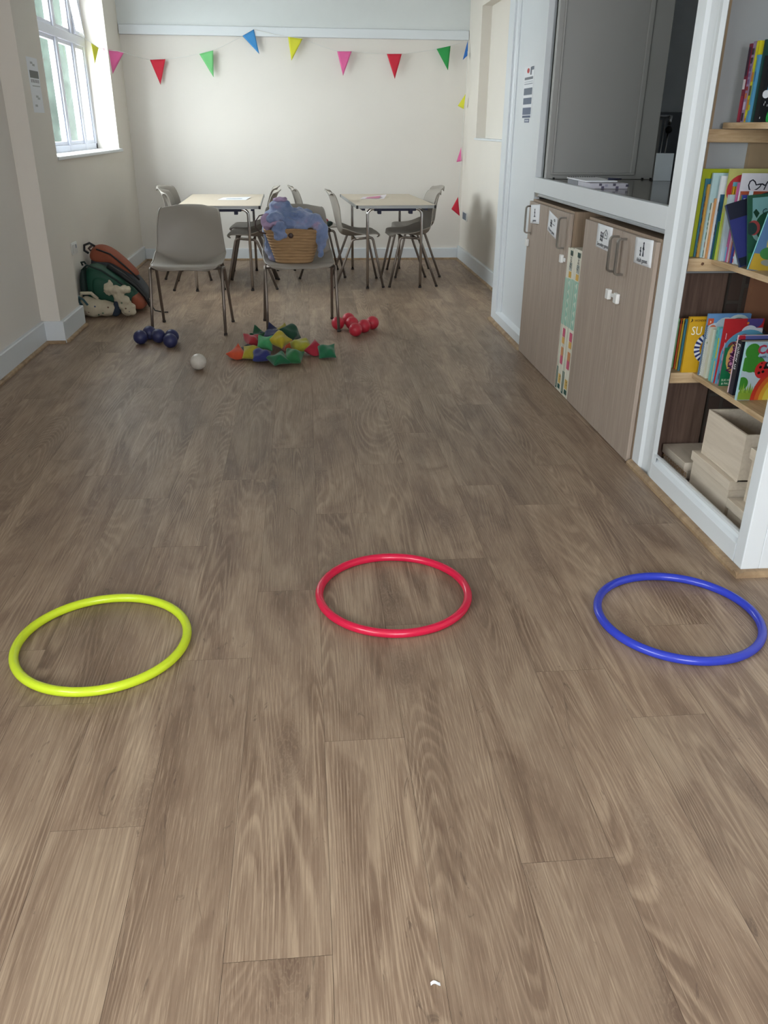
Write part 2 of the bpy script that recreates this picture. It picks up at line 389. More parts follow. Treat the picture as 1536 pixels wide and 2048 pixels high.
# end post by the tables and return to the right wall
struct(MB().box((PX, 5.955, .02), (1.42, 6.10, CZ)).box((1.42, 6.06, .0), (1.649, 6.10, CZ)).build('wall_partition_end', GLOSSW, bev=.003))
# panelled door beside the hatch (recessed flush panel between stiles)
door = struct(MB().box((PX+.030, 5.165, .085), (PX+.055, 5.935, CZ-.002)).build('door_1', GLOSSW, bev=.002))
fr = MB(); fr.prism([(PX+.012, 5.955), (PX+.012, 5.93), (PX+.02, 5.918), (PX+.045, 5.905), (PX+.056, 5.905), (PX+.056, 5.955)], 'z', .08, CZ-.002); fr.prism([(PX+.03, 5.925), (PX+.03, 5.885), (PX+.022, 5.885), (PX+.022, 5.925)], 'z', .085, CZ-.002)
fr.build('door_stile', GLOSSW, door)
struct(MB().prism([(PX, .02), (PX, .075), (PX+.012, .085), (PX+.05, .105), (PX+.056, .105), (PX+.056, .02)], 'y', 5.165, 5.955).build('trim_door_sill', GLOSSW))
struct(MB().box((PX, 5.135, .02), (1.395, 5.165, CZ)).build('trim_hatch_post', GLOSSW, bev=.002))
# serving hatch: rail under the opening, metal strip under the rail
struct(MB().box((PX, 3.175, .952), (1.392, 5.134, 1.036)).build('trim_hatch_rail', GLOSSW, bev=.0025))
struct(MB().box((PX+.002, 3.18, .936), (1.38, 5.10, .951)).build('trim_metal_strip', ALU, bev=.0015))
struct(MB().box((PX-.002, 5.04, .932), (1.38, 5.10, .953)).build('trim_strip_end', STEEL))
# column between hatch and book alcove: stepped moulding extruded up
struct(MB().prism([(PX, 3.175), (PX, 3.105), (PX+.012, 3.092), (PX+.022, 3.06), (PX+.022, 3.03), (PX+.006, 3.012), (PX+.002, 2.985), (PX+.008, 2.957), (1.372, 2.962), (1.396, 3.10), (1.40, 3.175)], 'z', .0, CZ).build('wall_column', GLOSSW))
# bottom rail of the alcove with groove and inner bead
struct(MB().prism([(PX, .018), (PX, .082), (PX+.014, .092), (PX+.020, .100), (PX+.003, .114), (PX+.003, .124), (PX+.012, .124), (PX+.020, .112), (PX+.045, .10), (PX+.045, .018)], 'y', 2.262, 2.972).build('trim_alcove_rail', GLOSSW))
# near post and end face with sunk panel
struct(MB().prism([(PX, 2.205), (PX, 2.258), (PX+.02, 2.272), (1.42, 2.272), (1.42, 2.205)], 'z', .018, CZ).build('wall_near_post', GLOSSW, bev=.003))
b = MB(); b.box((1.42, 2.205, .018), (1.50, 2.24, CZ)); b.box((1.50, 2.205, .018), (2.3, 2.24, .10)); b.box((1.50, 2.222, .10), (2.3, 2.24, CZ))
struct(b.build('wall_partition_face', GLOSSW, bev=.003))
struct(box('wall_front_infill', (2.3, 2.205, 0), (3.75, 2.4, CZ), WALL))
# oak bead along the foot of the partition
def bead(name, pts):
    b = MB()
    for a, c in zip(pts, pts[1:]):
        a = Vector(a); c = Vector(c); d = (c-a).normalized(); n = Vector((d.y, -d.x)); prof = [(0, 0), (.024, 0), (.023, .010), (.014, .018), (0, .020)]
        b.add([(a.x+n.x*o, a.y+n.y*o, z) for o, z in prof]+[(c.x+n.x*o, c.y+n.y*o, z) for o, z in prof], [[j, (j+1) % 5, (j+1) % 5+5, j+5] for j in range(5)]+[[4, 3, 2, 1, 0], [5, 6, 7, 8, 9]])
    struct(b.build('trim_bead_'+name, QUAD))
def bead2(name, a, c, nx, ny):
    b = MB(); prof = [(0, 0), (.024, 0), (.023, .010), (.014, .018), (0, .020)]
    b.add([(a[0]+nx*o, a[1]+ny*o, z) for o, z in prof]+[(c[0]+nx*o, c[1]+ny*o, z) for o, z in prof], [[j, (j+1) % 5, (j+1) % 5+5, j+5] for j in range(5)]+[[4, 3, 2, 1, 0], [5, 6, 7, 8, 9]])
    struct(b.build('trim_bead_'+name, QUAD))
bead2('partition_far', (PX, 6.10), (PX, 5.14), -1, 0); bead2('partition_near', (PX, 3.175), (PX, 2.181), -1, 0); bead2('partition_end', (PX-.024, 2.205), (2.3, 2.205), 0, -1)

# ---- kitchen behind the hatch
struct(box('wall_kitchen_far', (1.43, 6.12, 1.405), (3.74, 6.3, CZ), KWALL)); struct(box('wall_kitchen_splash', (1.86, 6.10, 0), (3.74, 6.3, 1.404), KTILE))
struct(box('wall_kitchen_side', (3.75, 2.4, 0), (3.9, 6.3, CZ), KWALL))
struct(box('wall_kitchen_end', (1.9, 3.16, 0), (3.75, 3.20, CZ), KWALL))
wt = MB().box((1.392, 3.178, 1.0), (2.10, 5.10, 1.03)).build('worktop', mat('bronze_gloss_worktop', (92, 82, 70), .12, var=.18, scale=30), bev=.003, org=(1.4, 4.1, 1.0))
tag(wt, 'glossy bronze brown serving counter inside the kitchen hatch', 'worktop')
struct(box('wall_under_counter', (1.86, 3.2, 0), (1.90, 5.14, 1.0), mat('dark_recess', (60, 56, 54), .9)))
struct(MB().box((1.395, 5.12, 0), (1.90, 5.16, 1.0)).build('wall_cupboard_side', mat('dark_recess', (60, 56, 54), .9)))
t = thing('folding_shutter', 'tall grey white panelled shutter standing at the far side of the serving counter', 'shutter', (1.72, 5.06, 1.031))
MB().box((1.398, 5.045, 1.031), (2.035, 5.085, CZ-.005)).build('panel', SHUT, t, bev=.003)
b = MB()
for (xa, xb, za, zb) in ((1.425, 1.437, 1.062, 2.55), (1.895, 1.925, 1.062, 2.55), (1.425, 1.925, 1.052, 1.066)):
    b.box((xa, 5.032, za), (xb, 5.046, zb))
b.build('moulding', SHUT, t, bev=.005)
for xx in (1.44, 1.54, 1.97, 2.02): lab(MB().box((xx, 5.03, 1.031), (xx+.008, 5.046, 1.039)).build('screw', BLACK, t), 'small dark fixing')
# leaflet, rail stand with knob
t = thing('leaflet_holder', 'plain pale board standing upright at the back of the serving counter', 'board', (2.03, 4.90, 1.03))
MB().box((1.985, 4.895, 1.031), (2.085, 4.905, 1.175)).build('board', mat('pale_card', (200, 208, 214), .6), t)
MB().box((1.985, 4.905, 1.031), (2.085, 4.94, 1.036)).build('foot', BLACK, t)
t = thing('rail_stand', 'chrome upright with a black knob behind the serving hatch', 'stand', (2.27, 5.5, 0))
struct(box('wall_kitchen_counter_base', (2.12, 5.3, 0), (3.2, 6.09, .95), KTILE))
MB().tube([(2.12, 5.45, 1.37), (2.265, 5.45, 1.37)], .008, CHROME).build('rail', CHROME, t)
MB().tube([(2.265, 5.45, 1.375), (2.262, 5.45, 1.32)], .012, CHROME).build('post', CHROME, t)
MB().ball((2.262, 5.445, 1.295), .022, BLACK).build('knob', BLACK, t)
MB().tube([(2.262, 5.45, 1.28), (2.255, 5.45, .95)], .005, CHROME).build('rod', CHROME, t)
MB().tube([(2.235, 5.45, 1.36), (2.225, 5.45, .95)], .004, CHROME).build('rod', CHROME, t)
MB().box((2.14, 5.45, .951), (2.215, 5.6, 1.35), None).build('side_panel', STEEL, t)

# ---- book alcove
WB = mat('white_back_board', (176, 180, 182), .6, var=.02)
struct(box('wall_alcove_far', (1.40, 3.125, .80), (1.95, 3.155, CZ), WB))
struct(box('wall_alcove_far_panel', (1.40, 3.115, .03), (1.612, 3.155, .80), DARKW))
def brickmat():
    m = bpy.data.materials.new('old_brick'); m.use_nodes = True; nt = m.node_tree; b = nt.nodes['Principled BSDF']; b.inputs['Roughness'].default_value = .9
    tc = nt.nodes.new('ShaderNodeTexCoord'); mp = nt.nodes.new('ShaderNodeMapping'); mp.inputs['Rotation'].default_value = (R(90), 0, R(90)); nt.links.new(tc.outputs['Object'], mp.inputs[0])
    q = nt.nodes.new('ShaderNodeTexBrick'); q.inputs['Scale'].default_value = 4; q.inputs['Color1'].default_value = (*lin((86, 66, 56)), 1); q.inputs['Color2'].default_value = (*lin((64, 52, 48)), 1); q.inputs['Mortar'].default_value = (*lin((76, 68, 62)), 1); q.inputs['Mortar Size'].default_value = .03
    nt.links.new(mp.outputs[0], q.inputs['Vector']); nt.links.new(q.outputs['Color'], b.inputs['Base Color'])
    bp = nt.nodes.new('ShaderNodeBump'); bp.inputs['Distance'].default_value = .01; nt.links.new(q.outputs['Fac'], bp.inputs['Height']); nt.links.new(bp.outputs[0], b.inputs['Normal']); return m
BR = brickmat()
struct(box('wall_alcove_back', (1.90, 2.24, .0), (1.95, 3.12, CZ), BR)); struct(box('wall_alcove_corner', (1.612, 3.13, .0), (1.90, 3.155, .80), BR))
struct(box('trim_alcove_board', (1.70, 3.085, .46), (1.89, 3.112, .80), TERRA)); struct(box('trim_alcove_floor', (1.405, 2.275, .02), (1.90, 3.11, .04), DARKW))
# timber upright of the upper part with its screws
struct(MB().box((1.386, 3.10, .88), (1.402, 3.124, CZ)).build('trim_upright_dark', DARKW)); up_ = struct(MB().box((1.402, 3.104, .88), (1.447, 3.124, CZ)).build('trim_upright', mat('aged_pine', (160, 138, 110), .7, var=.1)))
for z_ in (1.21, 1.49, 1.75, 1.98): MB().tube([(1.432, 3.105, z_), (1.432, 3.1015, z_)], .004, BLACK, n=8).build('screw', None, up_)
struct(MB().box((1.405, 3.095, 1.72), (1.90, 3.12, 1.76)).build('trim_top_batten', mat('aged_pine', (160, 138, 110), .7, var=.1)))
struct(MB().box((1.60, 3.10, .88), (1.90, 3.122, 1.258)).build('trim_side_board', mat('aged_pine', (160, 138, 110), .7, var=.1)))
def shelf(name, label, ztop, bz, xe=1.478, led=True, yend=2.275):
    t = thing('shelf', label, 'shelf', (1.60, 2.7, ztop-.02))
    MB().box((xe, yend, ztop-.020), (1.895, 3.0 if led else 3.09, ztop)).build('board', PINEY, t, bev=.0015)
    if led: MB().box((1.38+.012, 3.0, bz), (1.60, 3.12, ztop)).build('batten', PINE, t, bev=.002)
    else: MB().box((1.392, 3.07, bz), (1.89, 3.10, ztop-.021)).build('batten', PINE, t, bev=.002)
    return t
s3 = shelf('shelf', 'pine shelf board low in the alcove holding the yellow and ladybird books', .445, .403)
s2 = shelf('shelf', 'pine shelf board at waist height in the alcove packed with thin picture books', .872, .826)
kb = MB()
kb.grid(lambda u, v: (1.445+math.cos(u*6.283)*.006*v*(1+.1*math.sin(u*12)), 2.9985, .853+math.sin(u*6.283)*.0055*v), 16, 3, None, False, wrap=True)
lab(kb.build('knot', mat('knot_brown', (96, 66, 46), .6), s2), 'dark round knot')
s1 = shelf('shelf', 'topmost pine shelf board of the alcove with its deep rail behind', 1.322, 1.258, led=False)

# boxes on the alcove floor
def plybox(name, label, x0, y0, y1, z0, z1, depth, lid=.035, open_=False, text=None):
    """y0 near, y1 far; front face looks into the room (-x)"""
    t = thing('wooden_box', label, 'box', ((x0+depth/2), (y0+y1)/2, z0), 'pale wooden boxes on the alcove floor')
    th = .007; b = MB(); zt = z1 if open_ else z1-.004
    b.box((x0, y0, z0), (x0+depth, y1, z0+th)); b.box((x0, y0, z0), (x0+th, y1, zt)); b.box((x0+depth-th, y0, z0), (x0+depth, y1, zt)); b.box((x0+th, y0, z0), (x0+depth-th, y0+th, zt)); b.box((x0+th, y1-th, z0), (x0+depth-th, y1, zt))
    b.build('body', BOXW, t, bev=.001)
    if not open_:
        e = .008; MB().box((x0-e, y0-e, z1-lid), (x0+depth+e, y1+e, z1)).build('lid', BOXW, t, bev=.002)
    if text:
        q = MB(); put_text(q, text, .042, (x0-.0006, (y0+y1)/2-.005, z0+.032), (0, -1, 0), (0, 0, 1), mat('burnt_lettering', (190, 148, 104), .7), sx=1.15)
        lab(q.build('lettering', None, t), 'faint brown lettering')
    return t
plybox('b1', 'low lidded pale wooden box with faint brown lettering, farthest of the boxes', 1.458, 2.885, 3.085, .041, .118, .26, text='Accessories')
plybox('b2', 'wide lidded pale wooden box carrying the open box', 1.455, 2.535, 2.825, .041, .188, .30, lid=.036)
plybox('b3', 'open topped pale wooden box standing on the wide lidded box', 1.468, 2.515, 2.80, .189, .362, .29, open_=True)
plybox('b4', 'low lidded pale wooden box nearest the white corner post', 1.455, 2.29, 2.512, .041, .128, .24, lid=.034)
plybox('b5', 'tall lidded pale wooden box on the low box by the white post', 1.490, 2.285, 2.488, .129, .325, .24, lid=.04)

# ------------------------------------------------------------------ books
BC = {}
def bc(c, rough=.35):
    k = 'cover_%d_%d_%d' % c; return mat(k, c, rough, var=.03, scale=30)
PAGES = mat('book_pages', (222, 214, 196), .8, var=.05, scale=300, stretch=(1, 1, .1))
class Book:
    """root at the bottom spine corner nearest the viewer; x runs into the shelf, y away, z up. Art coordinates: cover (u = x, v = z), spine (u = y, v = z)"""
    def __init__(s, x, y, z, w, h, t, col, label, group, pitch=0, yaw=0, spine=None, roll=0):
        s.w, s.h, s.t = w, h, t
        s.o = bpy.data.objects.new('book', None); COL.objects.link(s.o); s.o.location = (x, y, z); s.o['_o'] = (0, 0, 0)
        s.o.rotation_euler = (R(pitch), R(roll), R(yaw)); tag(s.o, label, 'book', group); s.o.empty_display_size = .02
        c = .0016 if t > .004 else t*.25; b = MB()
        m = bc(col); ms = bc(spine) if spine else m
        b.box((0, 0, 0), (w, c, h), m); b.box((0, t-c, 0), (w, t, h), m); b.box((0, c, 0), (c, t-c, h), ms)
        if spine: b.box((-.0003, 0, 0), (0.0003, t, h), ms)
        s.cover = b.build('cover', None, s.o)
        if t > 2.5*c: MB().box((c, c, .003 if t > .006 else 0), (w-.003, t-c, h-(.003 if t > .006 else 0))).build('pages', PAGES, s.o)
        s.a = MB(); s.k = 0
    def poly(s, pts, col, side='f'):
        s.k += 1; e = .0004+.00012*s.k
        vs = [(p[0], -e, p[1]) if side == 'f' else (-e, p[0], p[1]) for p in pts]
        s.a.add(vs, [list(range(len(vs)))], bc(col))
    def rect(s, u0, v0, u1, v1, col, side='f'): s.poly([(u0, v0), (u1, v0), (u1, v1), (u0, v1)], col, side)
    def disc(s, u, v, r, col, side='f', ry=None, n=22, a0=0, a1=360, clip=None):
        ry = ry or r; P_ = []
        for i in range(n+1):
            a = R(a0+(a1-a0)*i/n); P_.append((u+r*math.cos(a), v+ry*math.sin(a)))
        if a1-a0 == 360: P_ = P_[:-1]
        P_ = [(min(max(p[0], .0005), s.w-.0005) if side == 'f' else p[0], min(max(p[1], .0005), s.h-.0005)) for p in P_]
        s.poly(P_, col, side)
    def arc(s, u, v, r, wd, a0, a1, col, n=20):
        P_ = [(u+(r+wd/2)*math.cos(R(a0+(a1-a0)*i/n)), v+(r+wd/2)*math.sin(R(a0+(a1-a0)*i/n))) for i in range(n+1)]
        Q_ = [(u+(r-wd/2)*math.cos(R(a0+(a1-a0)*i/n)), v+(r-wd/2)*math.sin(R(a0+(a1-a0)*i/n))) for i in range(n+1)][::-1]
        s.k += 1; e = .0004+.00012*s.k
        cl = lambda p: (min(max(p[0], .0005), s.w-.0005), min(max(p[1], .0005), s.h-.0005))
        P_ = [cl(p) for p in P_]; Q_ = [cl(p) for p in Q_][::-1]
        for i in range(n): s.a.add([(p[0], -e, p[1]) for p in (P_[i], P_[i+1], Q_[i+1], Q_[i])], [[0, 1, 2, 3]], bc(col))
    def text(s, str_, size, u, v, col, side='f', rot=0, sx=1, bold=0):
        s.k += 1; e = .0006+.00012*s.k
        if side == 'f': put_text(s.a, str_, size, (u, -e, v), (1, 0, 0), (0, 0, 1), bc(col), sx, R(rot), bold)
        else: put_text(s.a, str_, size, (-e, u, v), (0, -1, 0), (0, 0, 1), bc(col), sx, R(rot), bold)
    def bands(s, cols, side='s', rn=None):
        """random printed patches on the spine"""
        rn = rn or random.Random(len(cols)*7+int(s.h*1e4)); z = .004
        while z < s.h-.02:
            dz = .01+rn.random()*.03; s.rect(s.t*.12, z, s.t*.88, min(z+dz*.8, s.h-.002), cols[rn.randrange(len(cols))], side); z += dz+.004
    def done(s):
        if s.a.v: s.a.build('cover_art', None, s.o)
        return s.o

G3 = 'children\'s books on the lower pine shelf'; Z3 = .4455
for i, (x, y, h, c, l) in enumerate([(1.424, 3.074, .192, (150, 200, 150), 'thin book with a pale green spine, farthest on the lower shelf'), (1.426, 3.057, .196, (214, 100, 60), 'thin book with an orange spine just beyond the yellow book'),
                                     (1.428, 3.043, .198, (228, 190, 70), 'thin book with a mustard spine just beyond the yellow book'), (1.430, 3.027, .20, (70, 130, 150), 'thin book with a teal spine touching the back of the yellow book')]):
    k = Book(x, y, Z3, .155, h, .007, c, l, G3); k.rect(0, h-.02, .007, h-.008, (30, 50, 60), 's'); k.done()
k = Book(1.433, 3.0, Z3, .16, .213, .014, (206, 160, 34), 'bright yellow picture book with a white lettered title and a striped blue curl', G3)
k.text('SU', .046, .034, .160, (240, 236, 220), sx=.8)
k.rect(.012, .195, .15, .2055, (196, 148, 26)); k.text('WONDERWISE', .010, .053, .2, (40, 34, 30)); k.poly([(.002, .193), (.008, .2), (.006, .209), (.0125, .203), (.010, .196)], (40, 34, 30))
for i in range(7): k.arc(.095, .095, .05, .022, 118+i*18, 127+i*18, (44, 54, 110), 4); k.arc(.095, .095, .05, .022, 127+i*18, 136+i*18, (226, 226, 230), 4)
k.disc(.082, .1, .022, (150, 96, 62)); k.disc(.098, .09, .016, (214, 160, 110)); k.done()
k = Book(1.486, 2.962, Z3, .165, .232, .012, (106, 152, 204), 'spiral bound light blue book with white clouds and a small orange chick', G3)
k.rect(.0, .190, .022, .216, (202, 90, 60)); k.poly([(.008, .208), (.014, .203), (.008, .198)], (240, 220, 200))
k.disc(.070, .170, .046, (196, 214, 226), ry=.05); k.disc(.118, .180, .052, (210, 226, 228), ry=.050); k.disc(.118, .180, .040, (106, 140, 142), ry=.038); k.disc(.03, .165, .036, (190, 206, 220), ry=.034)
k.disc(.022, .178, .014, (214, 120, 84)); k.disc(.019, .181, .004, (40, 30, 30)); k.poly([(.03, .172), (.052, .186), (.050, .160), (.034, .160)], (226, 180, 80))
k.rect(.0, 0, .06, .14, (220, 226, 220)); k.done()
w_ = MB()
for i in range(24):
    z_ = Z3+.008+i*.0078; w_.tube([(1.4855+.0032*math.cos(a*.785), 2.960, z_+.0028*math.sin(a*.785)) for a in range(8)], .0007, BLACK, n=5, closed=True)
wo = w_.build('spiral_binding', BLACK, k.o, org=(1.486, 2.962, Z3))
k = Book(1.490, 2.938, Z3, .15, .186, .016, (222, 224, 214), 'thick cream book standing beside the spiral bound book', G3, spine=(214, 220, 216)); k.disc(.010, .128, .004, (130, 150, 120), 's'); k.done()
k = Book(1.490, 2.915, Z3, .15, .185, .019, (206, 212, 196), 'second thick cream book, plain pale green grey spine', G3); k.done()
k = Book(1.491, 2.880, Z3, .15, .200, .014, (110, 190, 186), 'turquoise book with a narrow plain spine', G3); k.bands([(90, 170, 170), (120, 200, 194)]); k.done()
k = Book(1.491, 2.860, Z3, .15, .200, .011, (110, 180, 214), 'narrow book with blue and yellow spine next to the turquoise book', G3); k.rect(.001, .09, .010, .165, (214, 204, 70), 's'); k.rect(.001, .002, .010, .08, (204, 196, 150), 's'); k.done()
def round_book(x, y, z, r, t, col, label, ring=None, inner=None):
    o = thing('book', label, 'book', (x, y, z), G3); P_ = [(x, z), (x+r*1.9, z)]+[(x+r+r*.98*math.cos(R(a)), z+r*1.05+r*math.sin(R(a))) for a in range(-10, 196, 10)]
    MB().prism(P_, 'y', y, y+t).build('cover', bc(col), o)
    b = MB(); e = .0005
    def dsc(rr, c, dx=0, dz=0):
        nonlocal e; e += .0003
        b.add([(x+r+dx+rr*math.cos(R(a)), y-e, z+r*1.05+dz+rr*math.sin(R(a))) for a in range(0, 360, 12)], [list(range(30))], bc(c))
    for rr, c in (ring or []): dsc(rr, c)
    for rr, c, dx, dz in (inner or []): dsc(rr, c, dx, dz)
    if b.v: b.build('cover_art', None, o)
    return o
rb = round_book(1.494, 2.853, Z3, .103, .004, (46, 40, 46), 'round topped black board book behind the round blue one', ring=[(.096, (70, 52, 56)), (.088, (40, 36, 44))], inner=[(.01, (90, 70, 70), -.05, .07), (.009, (80, 60, 90), -.02, .082)])
k = Book(1.492, 2.850, Z3, .15, .238, .0015, (186, 44, 50), 'tall red picture book with a purple shape rising behind the round books', G3)
k.disc(.115, .232, .03, (84, 74, 140), ry=.028); k.disc(.09, .222, .0045, (222, 140, 60)); k.rect(.09, .10, .149, .205, (150, 176, 208)); k.disc(.10, .19, .03, (214, 220, 232), ry=.024); k.disc(.13, .182, .034, (224, 228, 238), ry=.022); k.done()
rb2 = round_book(1.496, 2.845, Z3, .097, .004, (104, 172, 208), 'round topped light blue board book with a red patch', inner=[(.022, (170, 44, 60), -.02, .06), (.02, (150, 80, 70), -.055, .035)])
# norman
k = Book(1.494, 2.815, Z3, .135, .140, .007, (22, 112, 72), 'green book with a large round sprinkled doughnut cover', G3, spine=(150, 120, 150))
P_ = [(.0, .135)]+[(.0+.135*i/12, .135+.055*math.sin(i/12*math.pi/2)) for i in range(13)]+[(.135, .13)]
b = MB().prism([(1.494+p[0], Z3+p[1]) for p in P_], 'y', 2.8152, 2.819); b.build('cover_top', bc((22, 112, 72)), k.o, org=(1.494, 2.815, Z3))
k.h = .195; k.disc(.082, .105, .072, (208, 168, 100), ry=.078); k.disc(.084, .105, .060, (206, 140, 190), ry=.066)
for i, ch in enumerate('NORMAN'):
    k.text(ch, .028, .030+i*.0015, .063+i*.019, (84, 40, 84), rot=72-i*6, bold=.0008)
for u, v in ((.03, .05), (.02, .09), (.03, .13), (.05, .15), (.07, .045)): k.rect(u, v, u+.006, v+.002, (230, 90, 120))
k.text('SUE HEND', .011, .032, .022, (214, 226, 206)); k.text('& PAUL LI', .011, .032, .009, (214, 226, 206)); k.bands([(190, 150, 190), (80, 70, 80), (210, 190, 210)]); k.done()
k = Book(1.491, 2.733, Z3, .15, .206, .005, (226, 200, 208), 'thin pale pink spined book with a purple and red cover rising behind the black one', G3)
k.rect(.024, .150, .149, .204, (96, 104, 168)); k.rect(.05, .186, .149, .190, (180, 60, 100)); k.disc(.014, .196, .013, (186, 40, 60)); k.disc(.006, .186, .006, (226, 214, 220)); k.done()
k = Book(1.490, 2.698, Z3, .15, .192, .030, (26, 28, 40), 'thick black book with white lettering down its spine', G3)
k.text('Follow us', .024, .016, .135, (230, 232, 236), 's', rot=-90); k.rect(.002, .004, .028, .05, (36, 34, 52), 's'); k.done()
k = Book(1.476, 2.640, Z3, .20, .203, .012, (196, 214, 226), 'large glossy book showing a ladybird, leaves and a rainbow, nearest on the lower shelf', G3, spine=(170, 214, 222))
k.rect(.002, .13, .198, .201, (176, 206, 226))
for u, v, r in ((.026, .172, .026), (.03, .13, .030), (.052, .125, .026), (.008, .06, .022), (.012, .128, .024)): k.disc(u, v, r, (64, 142, 50), ry=r*1.05)
k.poly([(.05, .15), (.074, .118), (.05, .105)], (70, 150, 54)); k.rect(.002, .002, .198, .03, (140, 172, 60))
for i in range(12): k.poly([(.004+i*.008, .028), (.008+i*.008, .056+.008*math.sin(i*2)), (.014+i*.008, .026)], (150, 186, 70) if i % 2 else (120, 160, 56))
for r, c in ((.118, (206, 60, 44)), (.103, (222, 110, 50)), (.088, (232, 176, 60)), (.073, (240, 216, 90))): k.disc(.165, .0, r, c, a0=0, a1=180, ry=r*1.1)
k.disc(.07, .108, .026, (206, 46, 48), ry=.030); k.disc(.088, .124, .012, (30, 28, 32)); k.disc(.090, .126, .006, (232, 232, 236)); k.disc(.090, .126, .003, (20, 20, 22))
for u, v in ((.062, .118), (.06, .098), (.074, .102), (.078, .116)): k.disc(u, v, .005, (34, 24, 26))
k.disc(.064, .132, .0025, (20, 20, 22)); k.disc(.085, .148, .0025, (20, 20, 22))
k.text('Co', .042, .066, .178, (196, 60, 90), bold=.0012); k.text('l', .042, .099, .178, (226, 150, 60), bold=.0012); k.text('with a La', .014, .076, .154, (60, 80, 120)); k.done()

G2 = 'children\'s books on the middle pine shelf'; Z2 = .8725
rows = [(1.402, 3.062, .295, .008, (190, 50, 48), 'thin red spined book, farthest left on the middle shelf', 0),
        (1.412, 3.046, .300, .015, (164, 176, 34), 'tall lime green book beside the thin red spine', 0),
        (1.425, 3.040, .268, .005, (60, 120, 140), 'thin dark teal book leaning on the lime green one', 0),
        (1.432, 3.030, .25, .008, (196, 150, 70), 'thin book with a speckled gold spine', 0),
        (1.440, 3.018, .288, .010, (170, 196, 198), 'pale blue grey paperback among the tall thin books', 0),
        (1.447, 3.008, .19, .007, (208, 206, 190), 'short cream book with dark green flecks', 0),
        (1.452, 2.998, .205, .008, (206, 150, 96), 'slim book with a pale orange spine', 0),
        (1.456, 2.984, .28, .009, (214, 218, 222), 'tall plain white spined book on the middle shelf', 0),
        (1.460, 2.974, .22, .008, (40, 84, 110), 'dark blue book with a black foot beside the white spine', 0),
        (1.463, 2.965, .13, .006, (60, 110, 50), 'short dark green book, shortest on the middle shelf', 0)]
for i, (x, y, h, t_, c, l, p) in enumerate(rows):
    k = Book(x, y, Z2, .15, h, t_, c, l, G2, pitch=0)
    if i in (0, 3, 5, 8): k.bands({0: [(214, 190, 180), (190, 60, 60)], 3: [(220, 200, 90), (60, 90, 130), (170, 80, 60)], 5: [(40, 90, 60), (90, 130, 90), (180, 120, 80)], 8: [(20, 24, 28), (60, 110, 140)]}[i])
    k.done()
k = Book(1.466, 2.956, Z2, .19, .305, .005, (178, 178, 106), 'tall olive yellow picture book with red shapes rising above the row', G2)
k.rect(.0, .0, .004, .16, (176, 200, 40)); k.disc(.055, .235, .055, (176, 56, 60), ry=.052); k.disc(.15, .275, .03, (196, 96, 76), ry=.018); k.rect(.02, .15, .188, .262, (96, 160, 176)); k.rect(.02, .2, .06, .248, (204, 160, 40))
for i in range(5): k.rect(.021+i*.008, .2, .023+i*.008, .248, (60, 50, 40))
k.disc(.042, .204, .015, (226, 226, 230), a0=0, a1=180); k.disc(.042, .204, .007, (80, 70, 140), a0=0, a1=180); k.rect(.02, .196, .062, .201, (20, 22, 40)); k.done()
k = Book(1.474, 2.930, Z2, .15, .222, .016, (176, 194, 202), 'pale grey blue book tilting out of line beside the pink spine', G2, pitch=-2.2); k.done()
k = Book(1.486, 2.914, Z2, .15, .262, .010, (190, 98, 150), 'pink spined book in the middle of the middle shelf', G2); k.rect(.001, .002, .009, .05, (90, 170, 214), 's'); k.rect(.006, .06, .009, .2, (120, 60, 110), 's'); k.done()
k = Book(1.490, 2.903, Z2, .15, .24, .006, (214, 206, 216), 'thin lilac white book next to the pink spine', G2); k.rect(.0005, .002, .005, .12, (170, 30, 84), 's'); k.done()
k = Book(1.490, 2.893, Z2, .15, .236, .007, (170, 84, 60), 'thin rust red book on the middle shelf', G2); k.rect(.001, .005, .002, .23, (230, 210, 190), 's'); k.done()
k = Book(1.490, 2.880, Z2, .15, .225, .010, (60, 70, 150), 'book with blue spine and a green top on the middle shelf', G2); k.rect(.001, .15, .009, .222, (70, 130, 80), 's'); k.rect(.001, .11, .009, .14, (200, 90, 60), 's'); k.done()
k = Book(1.490, 2.862, Z2, .15, .215, .008, (214, 224, 230), 'white book with pale blue edges behind the leaning navy book', G2); k.bands([(170, 190, 214), (230, 232, 236), (190, 80, 90)]); k.done()
k = Book(1.488, 2.905, Z2, .20, .293, .0025, (204, 204, 212), 'large white drawing book cover with a black brush scribble', G2)
def stroke(bk, pts, wd, col):
    bk.k += 1; e = .0004+.00012*bk.k
    L_ = []; R_ = []
    for i, p in enumerate(pts):
        a = Vector(pts[max(i-1, 0)]); b_ = Vector(pts[min(i+1, len(pts)-1)]); d = (b_-a).normalized(); n = Vector((-d.y, d.x))*wd/2
        L_.append(Vector(p)+n); R_.append(Vector(p)-n)
    for i in range(len(pts)-1): bk.a.add([(q.x, -e, q.y) for q in (L_[i], L_[i+1], R_[i+1], R_[i])], [[0, 1, 2, 3]], bc(col))
stroke(k, [(.046, .232), (.034, .242), (.029, .255), (.032, .267), (.041, .272), (.050, .266), (.056, .256), (.066, .258), (.078, .259), (.088, .254)], .0045, (24, 26, 40))
stroke(k, [(.052, .238), (.062, .243), (.070, .250), (.074, .258)], .004, (24, 26, 40)); stroke(k, [(.086, .237), (.088, .246), (.092, .256)], .004, (24, 26, 40)); stroke(k, [(.089, .254), (.095, .266), (.105, .272), (.115, .27), (.122, .258), (.119, .240)], .0045, (24, 26, 40))
k.done()
k = Book(1.50, 2.858, Z2, .15, .215, .003, (186, 206, 224), 'pale blue book cover with dark lettering and a red bird above the navy book', G2)
